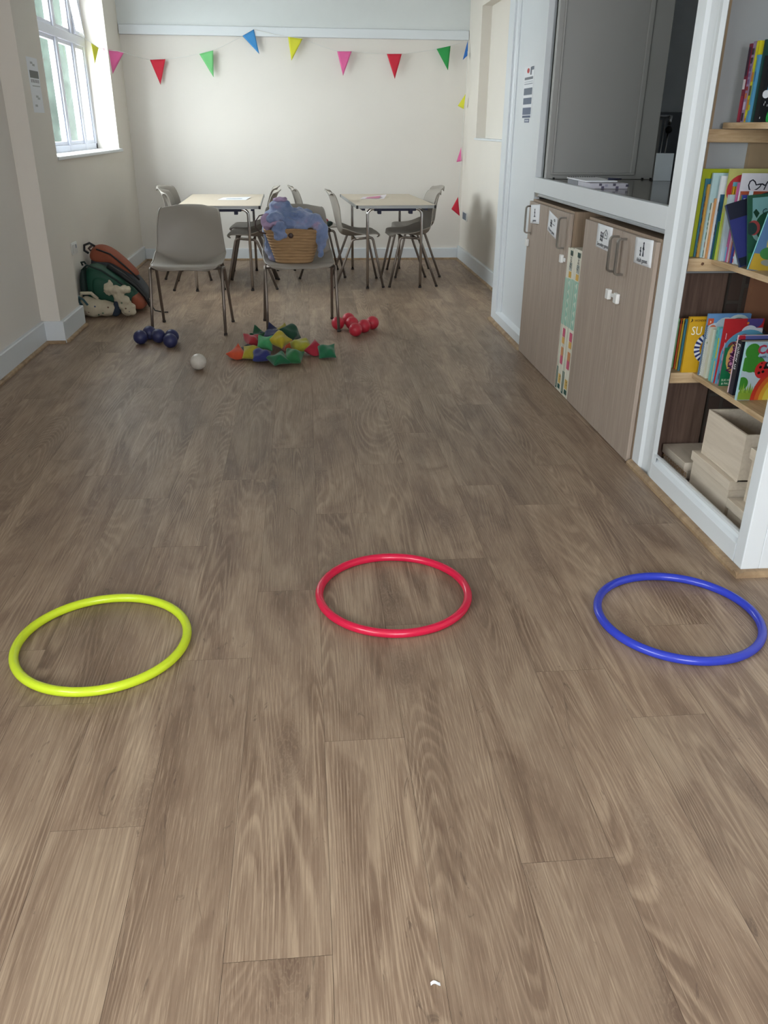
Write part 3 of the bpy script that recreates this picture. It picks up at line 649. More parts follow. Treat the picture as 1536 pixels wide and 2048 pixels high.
k.text('MR', .020, .018, .190, (50, 66, 84)); k.poly([(.052, .192), (.066, .196), (.072, .186), (.06, .184)], (170, 50, 60)); k.rect(.075, .15, .149, .213, (150, 172, 140)); k.rect(.07, .200, .149, .213, (30, 70, 50)); k.done()
for i, (y, h) in enumerate(((2.848, .24), (2.840, .225))):
    k = Book(1.497, y, Z2, .012, h, .006, (200, 214, 224), ['white booklet spine standing between the green spine and the navy book', 'second white booklet spine, slightly shorter, just in front of the navy book'][i], G2); k.done()
# leaning books in front
k = Book(1.468, 2.768, Z2+.003, .13, .212, .010, (44, 50, 110), 'navy blue book leaning back with a pale moon shape', G2, pitch=-18, spine=(70, 84, 96), roll=-16)
k.disc(.085, .108, .017, (170, 164, 110), ry=.026); k.rect(.002, .16, .148, .213, (28, 32, 48)); k.rect(.002, .002, .148, .03, (24, 34, 44)); k.done()
k = Book(1.486, 2.750, Z2+.001, .17, .235, .006, (40, 84, 66), 'dark green book cover with large leaves and pale teal lettering', G2, pitch=-12, roll=-5)
k.rect(.016, .15, .168, .225, (110, 156, 158)); k.disc(.04, .135, .03, (120, 160, 156), ry=.05); k.disc(.075, .13, .05, (30, 76, 52), ry=.05); k.disc(.13, .12, .05, (34, 84, 58), ry=.06); k.disc(.02, .13, .022, (150, 66, 66), ry=.024); k.disc(.012, .128, .02, (40, 60, 60), ry=.02); k.poly([(.03, .16), (.018, .18), (.028, .19), (.04, .175)], (24, 60, 44))
k.text('Char', .026, .075, .178, (24, 56, 60)); k.rect(.002, .002, .168, .05, (40, 110, 52)); k.done()
k = Book(1.472, 2.722, Z2+.003, .17, .20, .006, (92, 130, 176), 'book with a turquoise spine leaning forward beside the shelf edge', G2, pitch=6, spine=(96, 190, 190), roll=8)
k.rect(.002, .002, .168, .055, (196, 164, 60)); k.disc(.09, .12, .05, (52, 96, 170), ry=.055); k.disc(.05, .11, .02, (190, 176, 110), ry=.045); k.disc(.05, .06, .03, (70, 140, 80), ry=.02); k.disc(.06, .03, .025, (150, 156, 150), ry=.01); k.done()
G1 = 'children\'s books on the top pine shelf'; Z1 = 1.3225
k = Book(1.486, 2.990, Z1, .15, .235, .018, (120, 40, 60), 'maroon spined book, farthest on the top shelf', G1); k.rect(.001, .14, .017, .225, (60, 40, 60), 's'); k.rect(.001, .10, .017, .13, (214, 206, 210), 's'); k.rect(.001, .005, .017, .08, (160, 44, 70), 's'); k.done()
k = Book(1.488, 2.968, Z1, .15, .24, .018, (150, 130, 160), 'many coloured cartoon patterned spine next to the maroon book', G1); k.bands([(150, 50, 50), (60, 50, 60), (200, 190, 214), (190, 110, 70), (110, 90, 130)]); k.done()
k = Book(1.488, 2.944, Z1, .15, .24, .018, (206, 196, 40), 'yellow spined book on the top shelf', G1); k.bands([(200, 130, 60), (220, 210, 60), (90, 80, 60)]); k.rect(.001, .16, .017, .236, (210, 204, 44), 's'); k.done()
k = Book(1.484, 2.924, Z1, .15, .198, .017, (84, 150, 186), 'light blue spined book in front of the yellow one', G1); k.rect(.011, .02, .016, .19, (150, 176, 60), 's'); k.rect(.003, .035, .011, .052, (200, 200, 50), 's'); k.rect(.003, .12, .011, .15, (60, 110, 160), 's'); k.done()
k = Book(1.490, 2.906, Z1, .15, .24, .012, (34, 70, 62), 'dark green book with an orange and white bird beak on its cover', G1); k.arc(.045, .198, .022, .009, 40, 200, (206, 206, 200)); k.arc(.047, .200, .028, .005, 40, 170, (190, 120, 60)); k.done()
k = Book(1.490, 2.872, Z1, .15, .193, .026, (26, 28, 32), 'black book with white clouds, rain and a yellow and green figure', G1)
k.disc(.035, .14, .018, (214, 220, 226), ry=.022); k.disc(.055, .155, .014, (60, 150, 80)); k.rect(.014, .085, .09, .115, (70, 150, 196)); k.disc(.03, .085, .014, (220, 224, 230)); k.disc(.05, .082, .012, (220, 224, 230)); k.disc(.012, .082, .012, (220, 224, 230))
for i in range(14): k.rect(.004+(i*.37 % 1)*.08, .01+(i*.61 % 1)*.055, .0058+(i*.37 % 1)*.08, .016+(i*.61 % 1)*.055, (230, 232, 236))
k.disc(.048, .055, .022, (206, 190, 60)); k.disc(.048, .052, .016, (60, 140, 170)); k.disc(.055, .014, .03, (44, 160, 74), ry=.04); k.done()

# ================================================================== CABINETS
def handle(mb_parent, x, y, z0, z1, name='handle'):
    q = MB(); r = .02; n = 6
    pts = [(x, y, z1)]+[(x-.030+.012*math.cos(R(90-a)) - .0, y, z1-.012+.012*math.sin(R(90-a))) for a in ()]
    P_ = [(x, y, z1)]
    for i in range(n+1):
        a = R(90*i/n); P_.append((x-.022-.014*math.sin(a), y, z1-.014+.014*math.cos(a)))
    for i in range(n+1):
        a = R(90*i/n); P_.append((x-.022-.014*math.cos(a), y, z0+.014-.014*math.sin(a)))
    P_.append((x, y, z0))
    # flat-strip bow handle: width along y
    w = .015; th = .0042; vs = []; 
    for i, p in enumerate(P_):
        a = Vector(P_[max(i-1, 0)]); c = Vector(P_[min(i+1, len(P_)-1)]); d = (c-a).normalized(); nn = Vector((d.z, 0, -d.x))*th
        for dy, s_ in ((-w/2, -1), (w/2, -1), (w/2, 1), (-w/2, 1)): vs.append(Vector(p)+Vector((0, dy, 0))+nn*s_)
    fs = []
    for i in range(len(P_)-1):
        for k in range(4): fs.append([i*4+k, i*4+(k+1) % 4, (i+1)*4+(k+1) % 4, (i+1)*4+k])
    q.add(vs, fs, STEEL, False); q.add(vs[:4], [[0, 1, 2, 3]], STEEL); q.add(vs[-4:], [[0, 1, 2, 3]], STEEL)
    return lab(q.build(name, STEEL, mb_parent), 'steel bow handle')
def cabinet(label, y0, y1, seam, hs, latches):
    t = thing('cabinet', label, 'cabinet', (1.58, (y0+y1)/2, 0), 'ash veneer cabinets under the hatch')
    b = MB(); b.box((1.361, y0, .0), (1.80, y0+.018, .915)); b.box((1.361, y1-.018, .0), (1.80, y1, .915)); b.box((1.361, y0+.018, .897), (1.80, y1-.018, .915)); b.box((1.78, y0+.018, .0), (1.80, y1-.018, .897)); b.box((1.361, y0+.018, .02), (1.78, y1-.018, .04))
    b.build('carcass', CABE, t, bev=.001)
    ds = []
    for a, c in ((y0+.002, seam-.003), (seam+.003, y1-.002)):
        ds.append(MB().box((1.341, a, .004), (1.359, c, .905)).build('door', CABW, t, bev=.001))
    for i, (y, z0, z1) in hs: handle(ds[i], 1.341, y, z0, z1)
    for i, la in latches:
        q = MB()
        for (ya, yb, za, zb, th) in la: q.box((1.341-th, ya, za), (1.3405, yb, zb))
        lab(q.build('child_latch', PLAST, ds[i], bev=.004), 'white plastic child latch')
    return t
cabinet('ash veneer cabinet nearest the bookshelf with Secondary and Adult games signs', 3.19, 4.07, 3.565, [(0, (3.505, .735, .880)), (1, (3.598, .735, .880))],
        [(1, [(3.60, 3.638, .612, .655, .018), (3.535, 3.602, .626, .642, .006)]), (0, [(3.495, 3.536, .612, .655, .018)])])
cabinet('ash veneer cabinet next to the white door, holding two small games signs', 4.31, 5.14, 4.735, [(0, (4.385, .730, .880)), (1, (5.075, .730, .880))],
        [(0, [(4.355, 4.385, .660, .70, .018), (4.322, 4.357, .668, .688, .006)]), (1, [(5.085, 5.12, .650, .692, .018)])])
# signs taped to the doors: each a sheet of paper (thing) with drawing and lettering
def sign(label, P4, word, kind, size=.02):
    """P4 = corners far-top, near-top, near-bottom, far-bottom"""
    A, B, C_, D = [Vector(p) for p in P4]; c = (A+B+C_+D)/4; t = thing('paper_sign', label, 'sign', tuple(c), 'game cupboard signs')
    ux = (B-A).normalized(); uz = ((A-D)+(B-C_)).normalized(); n = ux.cross((A-D)).normalized()
    if n.x > 0: n = -n
    def fn(u, v):
        p = A.lerp(B, u).lerp(D.lerp(C_, u), v); return p+n*(.0004+.0014*math.sin(u*math.pi))
    m = MB(); m.grid(fn, 6, 6, None, True); s_ = m.build('sheet', PAPER, t); sd = s_.modifiers.new('thick', 'SOLIDIFY'); sd.thickness = .0006
    q = MB(); W_ = (B-A).length; H_ = (A-D).length
    def at(u, v, e=.0028): return A.lerp(B, u).lerp(D.lerp(C_, u), v)+n*e
    def line(pts, w): q.tube([at(u, v) for u, v in pts], w, INK, n=5)
    def fig(u, v, h, w=.0012):
        hd = [at(u+.018*math.cos(a*.785), v-h*.5+.03*math.sin(a*.785)) for a in range(8)]; q.tube(hd, w, INK, n=5, closed=True)
        line([(u, v-h*.42), (u, v+h*.1)], w*1.5); line([(u, v+h*.1), (u-.025, v+h*.5)], w*1.2); line([(u, v+h*.1), (u+.028, v+h*.5)], w*1.2); line([(u-.04, v-.02), (u, v-h*.3), (u+.04, v)], w)
    if kind == 'house':
        line([(.52, .52), (.5, .32), (.62, .16), (.74, .30), (.72, .52), (.52, .52)], .0011); line([(.58, .30), (.66, .30)], .0008); line([(.6, .40), (.62, .34), (.66, .42)], .0008)
        fig(.32, .50, .34); fig(.42, .52, .34)
    elif kind == 'adult': fig(.53, .42, .5, .0015); fig(.37, .52, .30, .001)
    elif kind == 'small': fig(.35, .5, .3, .0012); fig(.45, .5, .3, .0012); line([(.58, .45), (.78, .45)], .0012); line([(.66, .2), (.74, .14), (.8, .24), (.74, .28), (.66, .2)], .0009)
    else: fig(.5, .45, .4, .0010); line([(.38, .62), (.62, .62)], .0009)
    lab(q.build('drawing', INK, t), 'line drawing of people')
    q = MB(); put_text(q, word, size, at(.5, .83, .0030), ux, uz, INK, sx=.92); lab(q.build('lettering', None, t), word.lower()+' lettering')
    return t
SX = 1.3400
sign('white paper sign reading Adult games, nearest the bookshelf', [(SX, 3.405, .901), (SX, 3.218, .909), (SX, 3.211, .806), (SX, 3.396, .802)], 'Adult games', 'adult', .024)
sign('white paper sign reading Secondary games on the wider near door', [(SX, 3.881, .906), (SX, 3.68, .906), (SX, 3.683, .802), (SX, 3.881, .804)], 'Secondary games', 'house', .0235)
sign('small tilted paper sign with two figures beside the second handle of the far cabinet', [(SX, 4.70, .890), (SX, 4.53, .863), (SX, 4.535, .757), (SX, 4.71, .785)], 'Primary games', 'small', .022)
sign('small paper sign curling off the door nearest the white panel', [(1.318, 5.02, .892), (SX, 4.90, .903), (SX, 4.892, .797), (1.319, 5.01, .791)], 'games', 'one', .02)

# tall packed playmats between the cabinets
CREAM = (226, 222, 206); MINT = (152, 196, 178)
def playmat(y0, y1, ztop, label, pat):
    t = thing('playmat_box', label, 'box', (1.6, (y0+y1)/2, 0), 'tall thin boxes between the cabinets')
    x = 1.343; b = MB().box((x, y0, .003), (1.76, y1, ztop)).build('carton', bc(CREAM, .5), t, bev=.002)
    q = MB(); e = .0006; mid = (y0+y1)/2
    def R_(ya, yb, za, zb, c, m=None):
        nonlocal e; e += .00012; q.add([(x-e, ya, za), (x-e, yb, za), (x-e, yb, zb), (x-e, ya, zb)], [[0, 1, 2, 3]], bc(c, .5))
    w = y1-y0; R_(y0+.0015, y1-.0015, .36*ztop/.75, .60*ztop/.75, MINT)
    if pat:
        for i in range(5):
            z_ = (.38+.045*i)*ztop/.75; e += .0001; q.add([(x-e, y0+w*.25, z_), (x-e, y0+w*.8, z_+.018), (x-e, y0+w*.25, z_+.036)], [[0, 1, 2]], bc((206, 222, 206), .5))
        for za, zb, c in ((.605, .635, (214, 170, 70)), (.64, .68, (176, 182, 176)), (.30, .345, (206, 90, 122)), (.265, .298, (222, 172, 90)), (.20, .245, (214, 150, 100)), (.155, .2, (206, 90, 122)), (.05, .10, (214, 180, 100)), (.02, .045, (30, 84, 76)), (.715, .738, (36, 74, 66))):
            R_(y0+w*.15, y0+w*.9, za*ztop/.75, zb*ztop/.75, c)
        put_text(q, 'Kiddy', .034, (x-e-.0006, mid, .69*ztop/.75), (0, -1, 0), (0, 0, 1), bc((40, 44, 40), .5), rot=R(-90))
        for zz in (.07, .085): R_(y0+w*.3, y0+w*.45, zz*ztop/.75, (zz+.006)*ztop/.75, (60, 50, 40))
    else:
        R_(y0+w*.2, y1-w*.2, .01, .13, (24, 78, 74)); R_(y0+w*.42, y1-w*.42, .02, .6, (200, 206, 190))
    lab(q.build('print', None, t), 'mint, pink and gold printing'); return t
playmat(4.260, 4.304, .745, 'plain cream and mint playmat carton beside the far cabinet', 0)
playmat(4.202, 4.256, .750, 'printed cream playmat carton, second from the far cabinet', 1)
playmat(4.142, 4.198, .755, 'plain cream and mint playmat carton, second from the near cabinet', 0)
playmat(4.078, 4.138, .755, 'printed cream playmat carton beside the near cabinet', 1)

# things on the hatch counter
t = thing('patterned_box', 'flat grey and white chequered box lying on the hatch counter', 'box', (1.49, 4.3, 1.03)); b = MB().box((1.396, 4.22, 1.0305), (1.585, 4.42, 1.056), bc((186, 184, 194), .5)).build('body', None, t, bev=.001)
q = MB()
for i, (xa, za, c) in enumerate(((1.44, 1.044, (84, 80, 96)), (1.452, 1.0315, (92, 86, 110)), (1.51, 1.044, (84, 80, 96)), (1.525, 1.0315, (92, 86, 110)), (1.575, 1.04, (70, 68, 84)), (1.47, 1.04, (160, 158, 176)))): q.box((xa, 4.2192, za), (xa+.014, 4.2205, za+.011), bc(c, .5))
lab(q.build('pattern', None, t), 'darker squares')
t = thing('notepad', 'spiral notepad lying on the chequered box on the hatch counter', 'notepad', (1.45, 4.45, 1.057))
MB().box((1.396, 4.30, 1.057), (1.56, 4.62, 1.063)).build('paper_block', PAPER, t, bev=.001)
MB().box((1.396, 4.425, 1.031), (1.52, 4.60, 1.056)).build('underside', bc((120, 122, 130), .5), t)
q = MB()
for i in range(12): q.tube([(1.402+i*.0125, 4.605+.006*math.cos(a), 1.062+.006*math.sin(a)) for a in (0, 1.2, 2.4, 3.6, 4.8)], .001, BLACK, n=5, closed=True)
q.build('spiral', BLACK, t)
tag(MB().tube([(1.53, 4.36, 1.068), (1.60, 4.36, 1.068)], [.006, .003], NAVYP, n=8).build('pen', None, org=(1.56, 4.36, 1.068)), 'dark blue pen lying on the notepad', 'pen')

# poster on the white door, notice on the pier, sockets
t = thing('poster', 'tall printed poster with grey bands and a red motif on the white door', 'poster', (1.388, 5.58, 1.49))
x = PX+.0295
def flat(q, ya, yb, za, zb, c, e, x=x, s=-1): q.add([(x+s*e, ya, za), (x+s*e, yb, za), (x+s*e, yb, zb), (x+s*e, ya, zb)], [[0, 1, 2, 3]], bc(c, .7))
MB().box((x-.0008, 5.455, 1.355), (x, 5.70, 1.638)).build('sheet', PAPER, t)
q = MB(); e = .0011
for za, zb, c in ((1.355+.0, 1.368, (90, 100, 124)), (1.372, 1.412, (104, 114, 136)), (1.43, 1.466, (104, 114, 132)), (1.482, 1.520, (112, 120, 134)), (1.54, 1.545, (150, 156, 166)), (1.553, 1.556, (170, 176, 186)), (1.566, 1.580, (120, 124, 132))):
    flat(q, 5.475, 5.68, za, zb, c, e); e += .0001
flat(q, 5.52, 5.545, 1.59, 1.632, (70, 74, 90), e); flat(q, 5.465, 5.53, 1.615, 1.634, (110, 118, 130), e+.0001)
q.add([(x-e-.0003, 5.60+.030*math.cos(R(a)), 1.615+.014*math.sin(R(a))) for a in range(0, 360, 24)], [list(range(15))], bc((190, 70, 70), .7))
q.build('print', None, t)
t = thing('door_label', 'small grey printed label just under the poster on the white door', 'label', (1.388, 5.55, 1.335)); MB().box((x-.0008, 5.50, 1.328), (x, 5.62, 1.350)).build('sheet', bc((120, 128, 150), .7), t)
q = MB(); flat(q, 5.515, 5.605, 1.336, 1.342, (200, 206, 216), .0011); q.build('print', None, t)
t = thing('notice', 'white printed notice with a grey picture on the pier beside the window', 'notice', (-1.599, 5.76, 1.50)); x2 = -1.5995
MB().box((x2, 5.655, 1.358), (x2+.0008, 5.875, 1.655)).build('sheet', PAPER, t)
q = MB(); flat(q, 5.68, 5.86, 1.545, 1.585, (120, 122, 120), .0012, x2, 1); flat(q, 5.70, 5.86, 1.50, 1.505, (170, 172, 172), .0012, x2, 1)
for i in range(7): flat(q, 5.69+i*.024, 5.703+i*.024, 1.52, 1.538, (120, 122, 124), .0012, x2, 1)
for i, (ya, za) in enumerate(((5.72, 1.62), (5.76, 1.61), (5.74, 1.44), (5.77, 1.43), (5.70, 1.39))): flat(q, ya, ya+.05, za, za+.012, (176, 178, 178), .0012, x2, 1)
q.build('print', None, t)
t = thing('power_socket', 'white double wall socket low on the left wall above the bags', 'socket', (-1.695, 6.46, .47))
MB().box((-1.70, 6.385, .43), (-1.688, 6.535, .515)).build('plate', PLAST, t, bev=.004)
MB().box((-1.688, 6.405, .445), (-1.68, 6.455, .50)).build('plug', PLAST, t, bev=.004)
MB().box((-1.6885, 6.49, .47), (-1.686, 6.505, .495)).build('switch', INKG, t)
t = thing('wall_socket', 'double wall socket on the right wall beside the end of the bunting', 'socket', (1.647, 8.9, .465))
MB().box((1.638, 8.76, .425), (1.65, 8.99, .51)).build('plate', PLAST, t, bev=.003)
q = MB().box((1.634, 8.78, .435), (1.6385, 8.86, .50)).box((1.634, 8.88, .435), (1.6385, 8.965, .50)); q.build('outlet', INKG, t)

# ================================================================== TABLES
def make_table():
    t = thing('folding_table', '', 'table', (0, 0, 0), 'small folding tables at the far end')
    W2, L2, H = .34, .63, .70
    MB().box((-W2+.004, -L2+.004, H-.022), (W2-.004, L2-.004, H)).build('table_top', TTOP, t, bev=.002)
    b = MB(); z0, z1 = H-.026, H-.0015
    b.box((-W2, -L2, z0), (W2, -L2+.006, z1)); b.box((-W2, L2-.006, z0), (W2, L2, z1)); b.box((-W2, -L2, z0), (-W2+.006, L2, z1)); b.box((W2-.006, -L2, z0), (W2, L2, z1))
    b.build('edge_band', TEDGE, t, bev=.002)
    for sx in (-1, 1):
        for sy in (-1, 1): lab(MB().box((sx*(W2-.016), sy*(L2-.016), z0-.002), (sx*(W2+.002), sy*(L2+.002), z1+.0005)).build('corner_cap', BLACK, t, bev=.003), 'black corner cap')
    for sy in (-1, 1):
        y = sy*.545; r = .05; P_ = [(-.235, y, 0), (-.235, y, H-.035-r)]+[(-.235+r-r*math.cos(R(a)), y, H-.035-r+r*math.sin(R(a))) for a in (15, 30, 45, 60, 75, 90)]+[(.235-r+r*math.cos(R(a)), y, H-.035-r+r*math.sin(R(a))) for a in (90, 75, 60, 45, 30, 15)]+[(.235, y, H-.035-r), (.235, y, 0)]
        n = len(P_)//2; L_ = P_[:n]; R2 = P_[n-0:]
        mid = [(0, y, H-.035)]
        MB().tube(L_+mid, .0125, CHROME, n=12).build('leg', None, t); MB().tube(mid+R2, .0125, CHROME, n=12).build('leg', None, t)
        q = MB()
        for sx in (-1, 1): q.tube([(sx*.235, y, 0.0005), (sx*.235, y, .014)], .0138, RUBB, n=12)
        lab(q.build('rubber_foot', None, t), 'dark rubber feet')
        q = MB().box((-.18, y-.02, H-.052), (.18, y+.02, H-.024)); q.box((-.15, y-.03, H-.075), (-.12, y+.03, H-.03)); q.box((.12, y-.03, H-.075), (.15, y+.03, H-.03))
        lab(q.build('folding_bracket', NAVYP, t, bev=.003), 'dark navy folding bracket')
    for sx in (-1, 1): MB().box((sx*.27-.012, -.56, H-.048), (sx*.27+.012, .56, H-.024)).build('side_rail', NAVYP, t)
    return t
T0 = make_table(); T0['label'] = 'left folding table with a white sheet of paper on its beige top'; T0.location = (-.715, 7.88, 0); T0.rotation_euler = (0, 0, R(1.0))
T1 = copytree(T0, (.728, 7.95, 0), R(3.8), 'right folding table with a pink printed leaflet on its beige top')
t = thing('sheet_of_paper', 'white sheet of paper on the left folding table', 'paper', (-.64, 7.93, .7005))
MB().grid(lambda u, v: (-.765+.25*u+.03*v, 7.83+.26*v, .7012+.006*u*v), 5, 5, None, True).build('sheet', PAPER, t)
q = MB(); q.add([(-.70, 7.92, .7036), (-.56, 7.92, .7046), (-.55, 7.95, .7052), (-.69, 7.95, .704)], [[0, 1, 2, 3]], INKG); q.build('print', None, t)
t = thing('leaflet', 'pink and white leaflet with a raised corner on the right folding table', 'leaflet', (.62, 8.05, .7005))
MB().grid(lambda u, v: (.50+.22*u+.05*v, 7.95+.26*v+.03*u, .7012+.028*max(0, u*v-.3)), 8, 8, bc((222, 214, 220), .6), True).build('sheet', None, t)
q = MB().grid(lambda u, v: (.55+.13*u+.03*v, 7.99+.14*v+.02*u, .7030+.012*u*v), 5, 5, bc((196, 120, 150), .6), True); q.build('picture', None, t)

# ================================================================== CHAIRS
PROF = [(-.202, .432), (-.192, .443), (-.170, .452), (-.13, .455), (-.08, .450), (-.03, .443), (.03, .436), (.08, .434), (.12, .438), (.148, .452), (.168, .478), (.185, .52), (.20, .57), (.217, .63), (.236, .69), (.258, .742), (.278, .775), (.295, .792), (.306, .797)]
PROF = [(y if z < .445 or y < .14 else .148+(y-.148)*.78, z) for y, z in PROF]
WID = [.150, .195, .215, .226, .232, .235, .238, .240, .241, .239, .236, .231, .226, .221, .215, .208, .199, .186, .166]
def make_chair():
    t = thing('stacking_chair', '', 'chair', (0, 0, 0), 'grey moulded stacking chairs')
    nv = 48; nu = 16
    def samp(arr, v):
        f = v*(len(arr)-1); i = min(int(f), len(arr)-2); f -= i
        a = arr[max(i-1, 0)]; b = arr[i]; c = arr[i+1]; d = arr[min(i+2, len(arr)-1)]
        def cr(a, b, c, d): return .5*((2*b)+(-a+c)*f+(2*a-5*b+4*c-d)*f*f+(-a+3*b-3*c+d)*f**3)
        return tuple(cr(*q) for q in zip(a, b, c, d)) if isinstance(b, tuple) else cr(a, b, c, d)
    def fn(u, v):
        s = u*2-1; y, z = samp(PROF, v); w = samp(WID, v)
        seat = max(0, 1-abs(v-.34)/.26); back = max(0, min(1, (v-.5)/.25)); bend = math.exp(-((v-.5)/.13)**2)
        x = w*s
        z += (.022*bend+.042*math.exp(-((v-.42)/.13)**2))*abs(s)**2.8 - .012*seat*(1-s*s) - .010*max(0, 1-v/.12)*s*s
        y -= (.045*back*(1-.35*max(0, (v-.85)/.15)))*s*s + .012*bend*abs(s)**3
        z -= .030*max(0, (v-.86)/.14)**2*abs(s)**4
        if v < .12: y += .030*(1-v/.12)*s**4
        return (x, y, z)
    sh = MB().grid(fn, nu, nv, None, True).build('seat_shell', SHELL, t)
    sd = sh.modifiers.new('thick', 'SOLIDIFY'); sd.thickness = .006; sd.offset = 0
    ss = sh.modifiers.new('smooth', 'SUBSURF'); ss.levels = 1; ss.render_levels = 1
    # rolled edge
    edge = [fn(0, j/30) for j in range(31)]+[fn(i/16, 1) for i in range(1, 16)]+[fn(1, 1-j/30) for j in range(31)]+[fn(1-i/16, 0) for i in range(1, 16)]
    MB().tube(edge, .0048, SHELL, n=8, closed=True).build('rolled_edge', None, t)
    for sx in (-1, 1):
        F = Vector((sx*.245, -.215, 0)); FT = Vector((sx*.238, -.118, .428)); B_ = Vector((sx*.248, .215, 0)); BT = Vector((sx*.232, .055, .412))
        def curve(a, top, inn):
            d = (top-a).normalized(); P_ = [a+d*.002, a.lerp(top, .5), top-d*.03]
            for k_ in range(1, 6):
                f = k_/5; p = (top-d*.03)*(1-f)**2+top*2*f*(1-f)+(top+inn*.03)*f*f; P_.append(p)
            return P_
        io = (BT-FT).normalized()
        MB().tube(curve(F, FT, io), .0105, LEGM, n=10).build('leg', None, t)
        MB().tube(curve(B_, BT, -io), .0105, LEGM, n=10).build('leg', None, t)
        MB().tube([FT+io*.03, BT-io*.03], .0105, LEGM, n=10).build('side_rail', None, t)
        q = MB()
        for a, top in ((F, FT), (B_, BT)):
            d = (top-a).normalized(); q.tube([a+Vector((0, 0, .0003)), a+d*.016], .0122, RUBB, n=10)
        lab(q.build('rubber_foot', None, t), 'dark rubber feet')
    q = MB(); q.tube([(-.236, -.095, .424), (.236, -.095, .424)], .009, LEGM, n=8); q.tube([(-.233, .03, .412), (.233, .03, .412)], .009, LEGM, n=8)
    q.build('seat_frame', None, t)
    return t
C0 = make_chair(); C0['label'] = 'empty grey stacking chair facing the viewer on the left, in front of the tables'; C0.location = (-.80, 5.885, 0); C0.rotation_euler = (0, 0, R(-2))
for loc, rz, l in [((-.052, 5.925), 5, 'grey stacking chair facing the viewer with the straw basket on its seat'),
                   ((-.945, 7.62), 94, 'nearer grey chair tucked under the left side of the left table'),
                   ((-1.045, 8.15), 80, 'farther grey chair on the left side of the left table, against the window wall'),
                   ((-.474, 7.64), -90, 'nearer grey chair tucked under the right side of the left table'),
                   ((-.495, 8.16), -90, 'farther grey chair on the right side of the left table'),
                   ((.12, 8.20), 96, 'grey chair pulled back between the two tables with red cloth on its seat'),
                   ((.449, 7.68), 92.5, 'nearer grey chair tucked under the left side of the right table'),
                   ((.925, 7.71), -86, 'nearer grey chair on the right side of the right table'),
                   ((1.03, 8.215), -86, 'farther grey chair on the right side of the right table')]:
    copytree(C0, (loc[0], loc[1], 0), R(rz), l)

# ================================================================== BASKET AND BLANKET
t = thing('straw_basket', 'tapered straw shopping basket standing on the right front chair', 'basket', (-.082, 5.86, .458))
cx, cy, z0, hh = -.082, 5.862, .456, .215
STRAW = mat('woven_straw', (160, 128, 92), .85, var=.2, scale=60, stretch=(.3, .3, 3))
def bk(u, v):
    a = u*2*math.pi; f = v; rx = .122+.072*f; ry = .085+.035*f; s_ = .005*abs(math.sin(f*math.pi*11)); e = 2.6
    c, q_ = math.cos(a), math.sin(a); k = (abs(c)**e+abs(q_)**e)**(-1/e)
    return Vector((cx+(rx+s_)*c*k, cy+(ry+s_)*q_*k, z0+hh*f+.006*math.sin(3*a)*f))
mb = MB(); mb.grid(bk, 56, 88, None, True, wrap=True); mb.grid(lambda u, v: Vector((cx, cy, z0+.002)).lerp(bk(u, 0), v), 56, 3, None, True, wrap=True)
o = mb.build('basket_body', STRAW, t); sd = o.modifiers.new('thick', 'SOLIDIFY'); sd.thickness = .005; sd.offset = -1
MB().tube([bk(i/56, 1) for i in range(56)], .006, STRAW, n=8, closed=True).build('rim', None, t)
BRN = mat('dark_brown_leather', (58, 36, 30), .5)
MB().ball((-.098, 5.737, .640), (.017, .006, .017), BRN).build('leather_stud', None, t)
def arcp(c, r, a0, a1, n, rz=1): return [(c[0]+r*math.cos(R(a0+(a1-a0)*i/n)), c[1], c[2]+rz*r*math.sin(R(a0+(a1-a0)*i/n))) for i in range(n+1)]
MB().tube([(-.262, 5.80, .645), (-.300, 5.79, .655), (-.328, 5.785, .685), (-.328, 5.785, .725), (-.300, 5.79, .760), (-.258, 5.80, .768), (-.225, 5.81, .765)], .004, BRN, n=8).build('handle', None, t)
MB().tube([(.09, 5.86, .66), (.118, 5.86, .70), (.11, 5.87, .74)], .004, BRN, n=8).build('handle', None, t)

def fur():
    m = bpy.data.materials.new('fleece_blue_lilac'); m.use_nodes = True; nt = m.node_tree; b = nt.nodes['Principled BSDF']; b.inputs['Roughness'].default_value = .95; b.inputs['Sheen Weight'].default_value = .5; b.inputs['Specular IOR Level'].default_value = .1
    tc = nt.nodes.new('ShaderNodeTexCoord'); n = nt.nodes.new('ShaderNodeTexNoise'); n.inputs['Scale'].default_value = 9; n.inputs['Detail'].default_value = 5; nt.links.new(tc.outputs['Object'], n.inputs['Vector'])
    rp = nt.nodes.new('ShaderNodeValToRGB'); e = rp.color_ramp.elements; e[0].position = .36; e[0].color = (*lin((104, 124, 162)), 1); e[1].position = .62; e[1].color = (*lin((136, 148, 184)), 1); q = e.new(.70); q.color = (*lin((168, 146, 176)), 1)
    nt.links.new(n.outputs[0], rp.inputs[0]); nt.links.new(rp.outputs[0], b.inputs['Base Color'])
    n2 = nt.nodes.new('ShaderNodeTexNoise'); n2.inputs['Scale'].default_value = 170; n2.inputs['Detail'].default_value = 3; nt.links.new(tc.outputs['Object'], n2.inputs['Vector'])
    bp = nt.nodes.new('ShaderNodeBump'); bp.inputs['Strength'].default_value = .8; bp.inputs['Distance'].default_value = .004; nt.links.new(n2.outputs[0], bp.inputs['Height']); nt.links.new(bp.outputs[0], b.inputs['Normal']); return m
FUR = fur(); PINKF = mat('fleece_lilac', (172, 150, 180), .95, var=.15, scale=20, bump=.8, bscale=170, spec=.1)
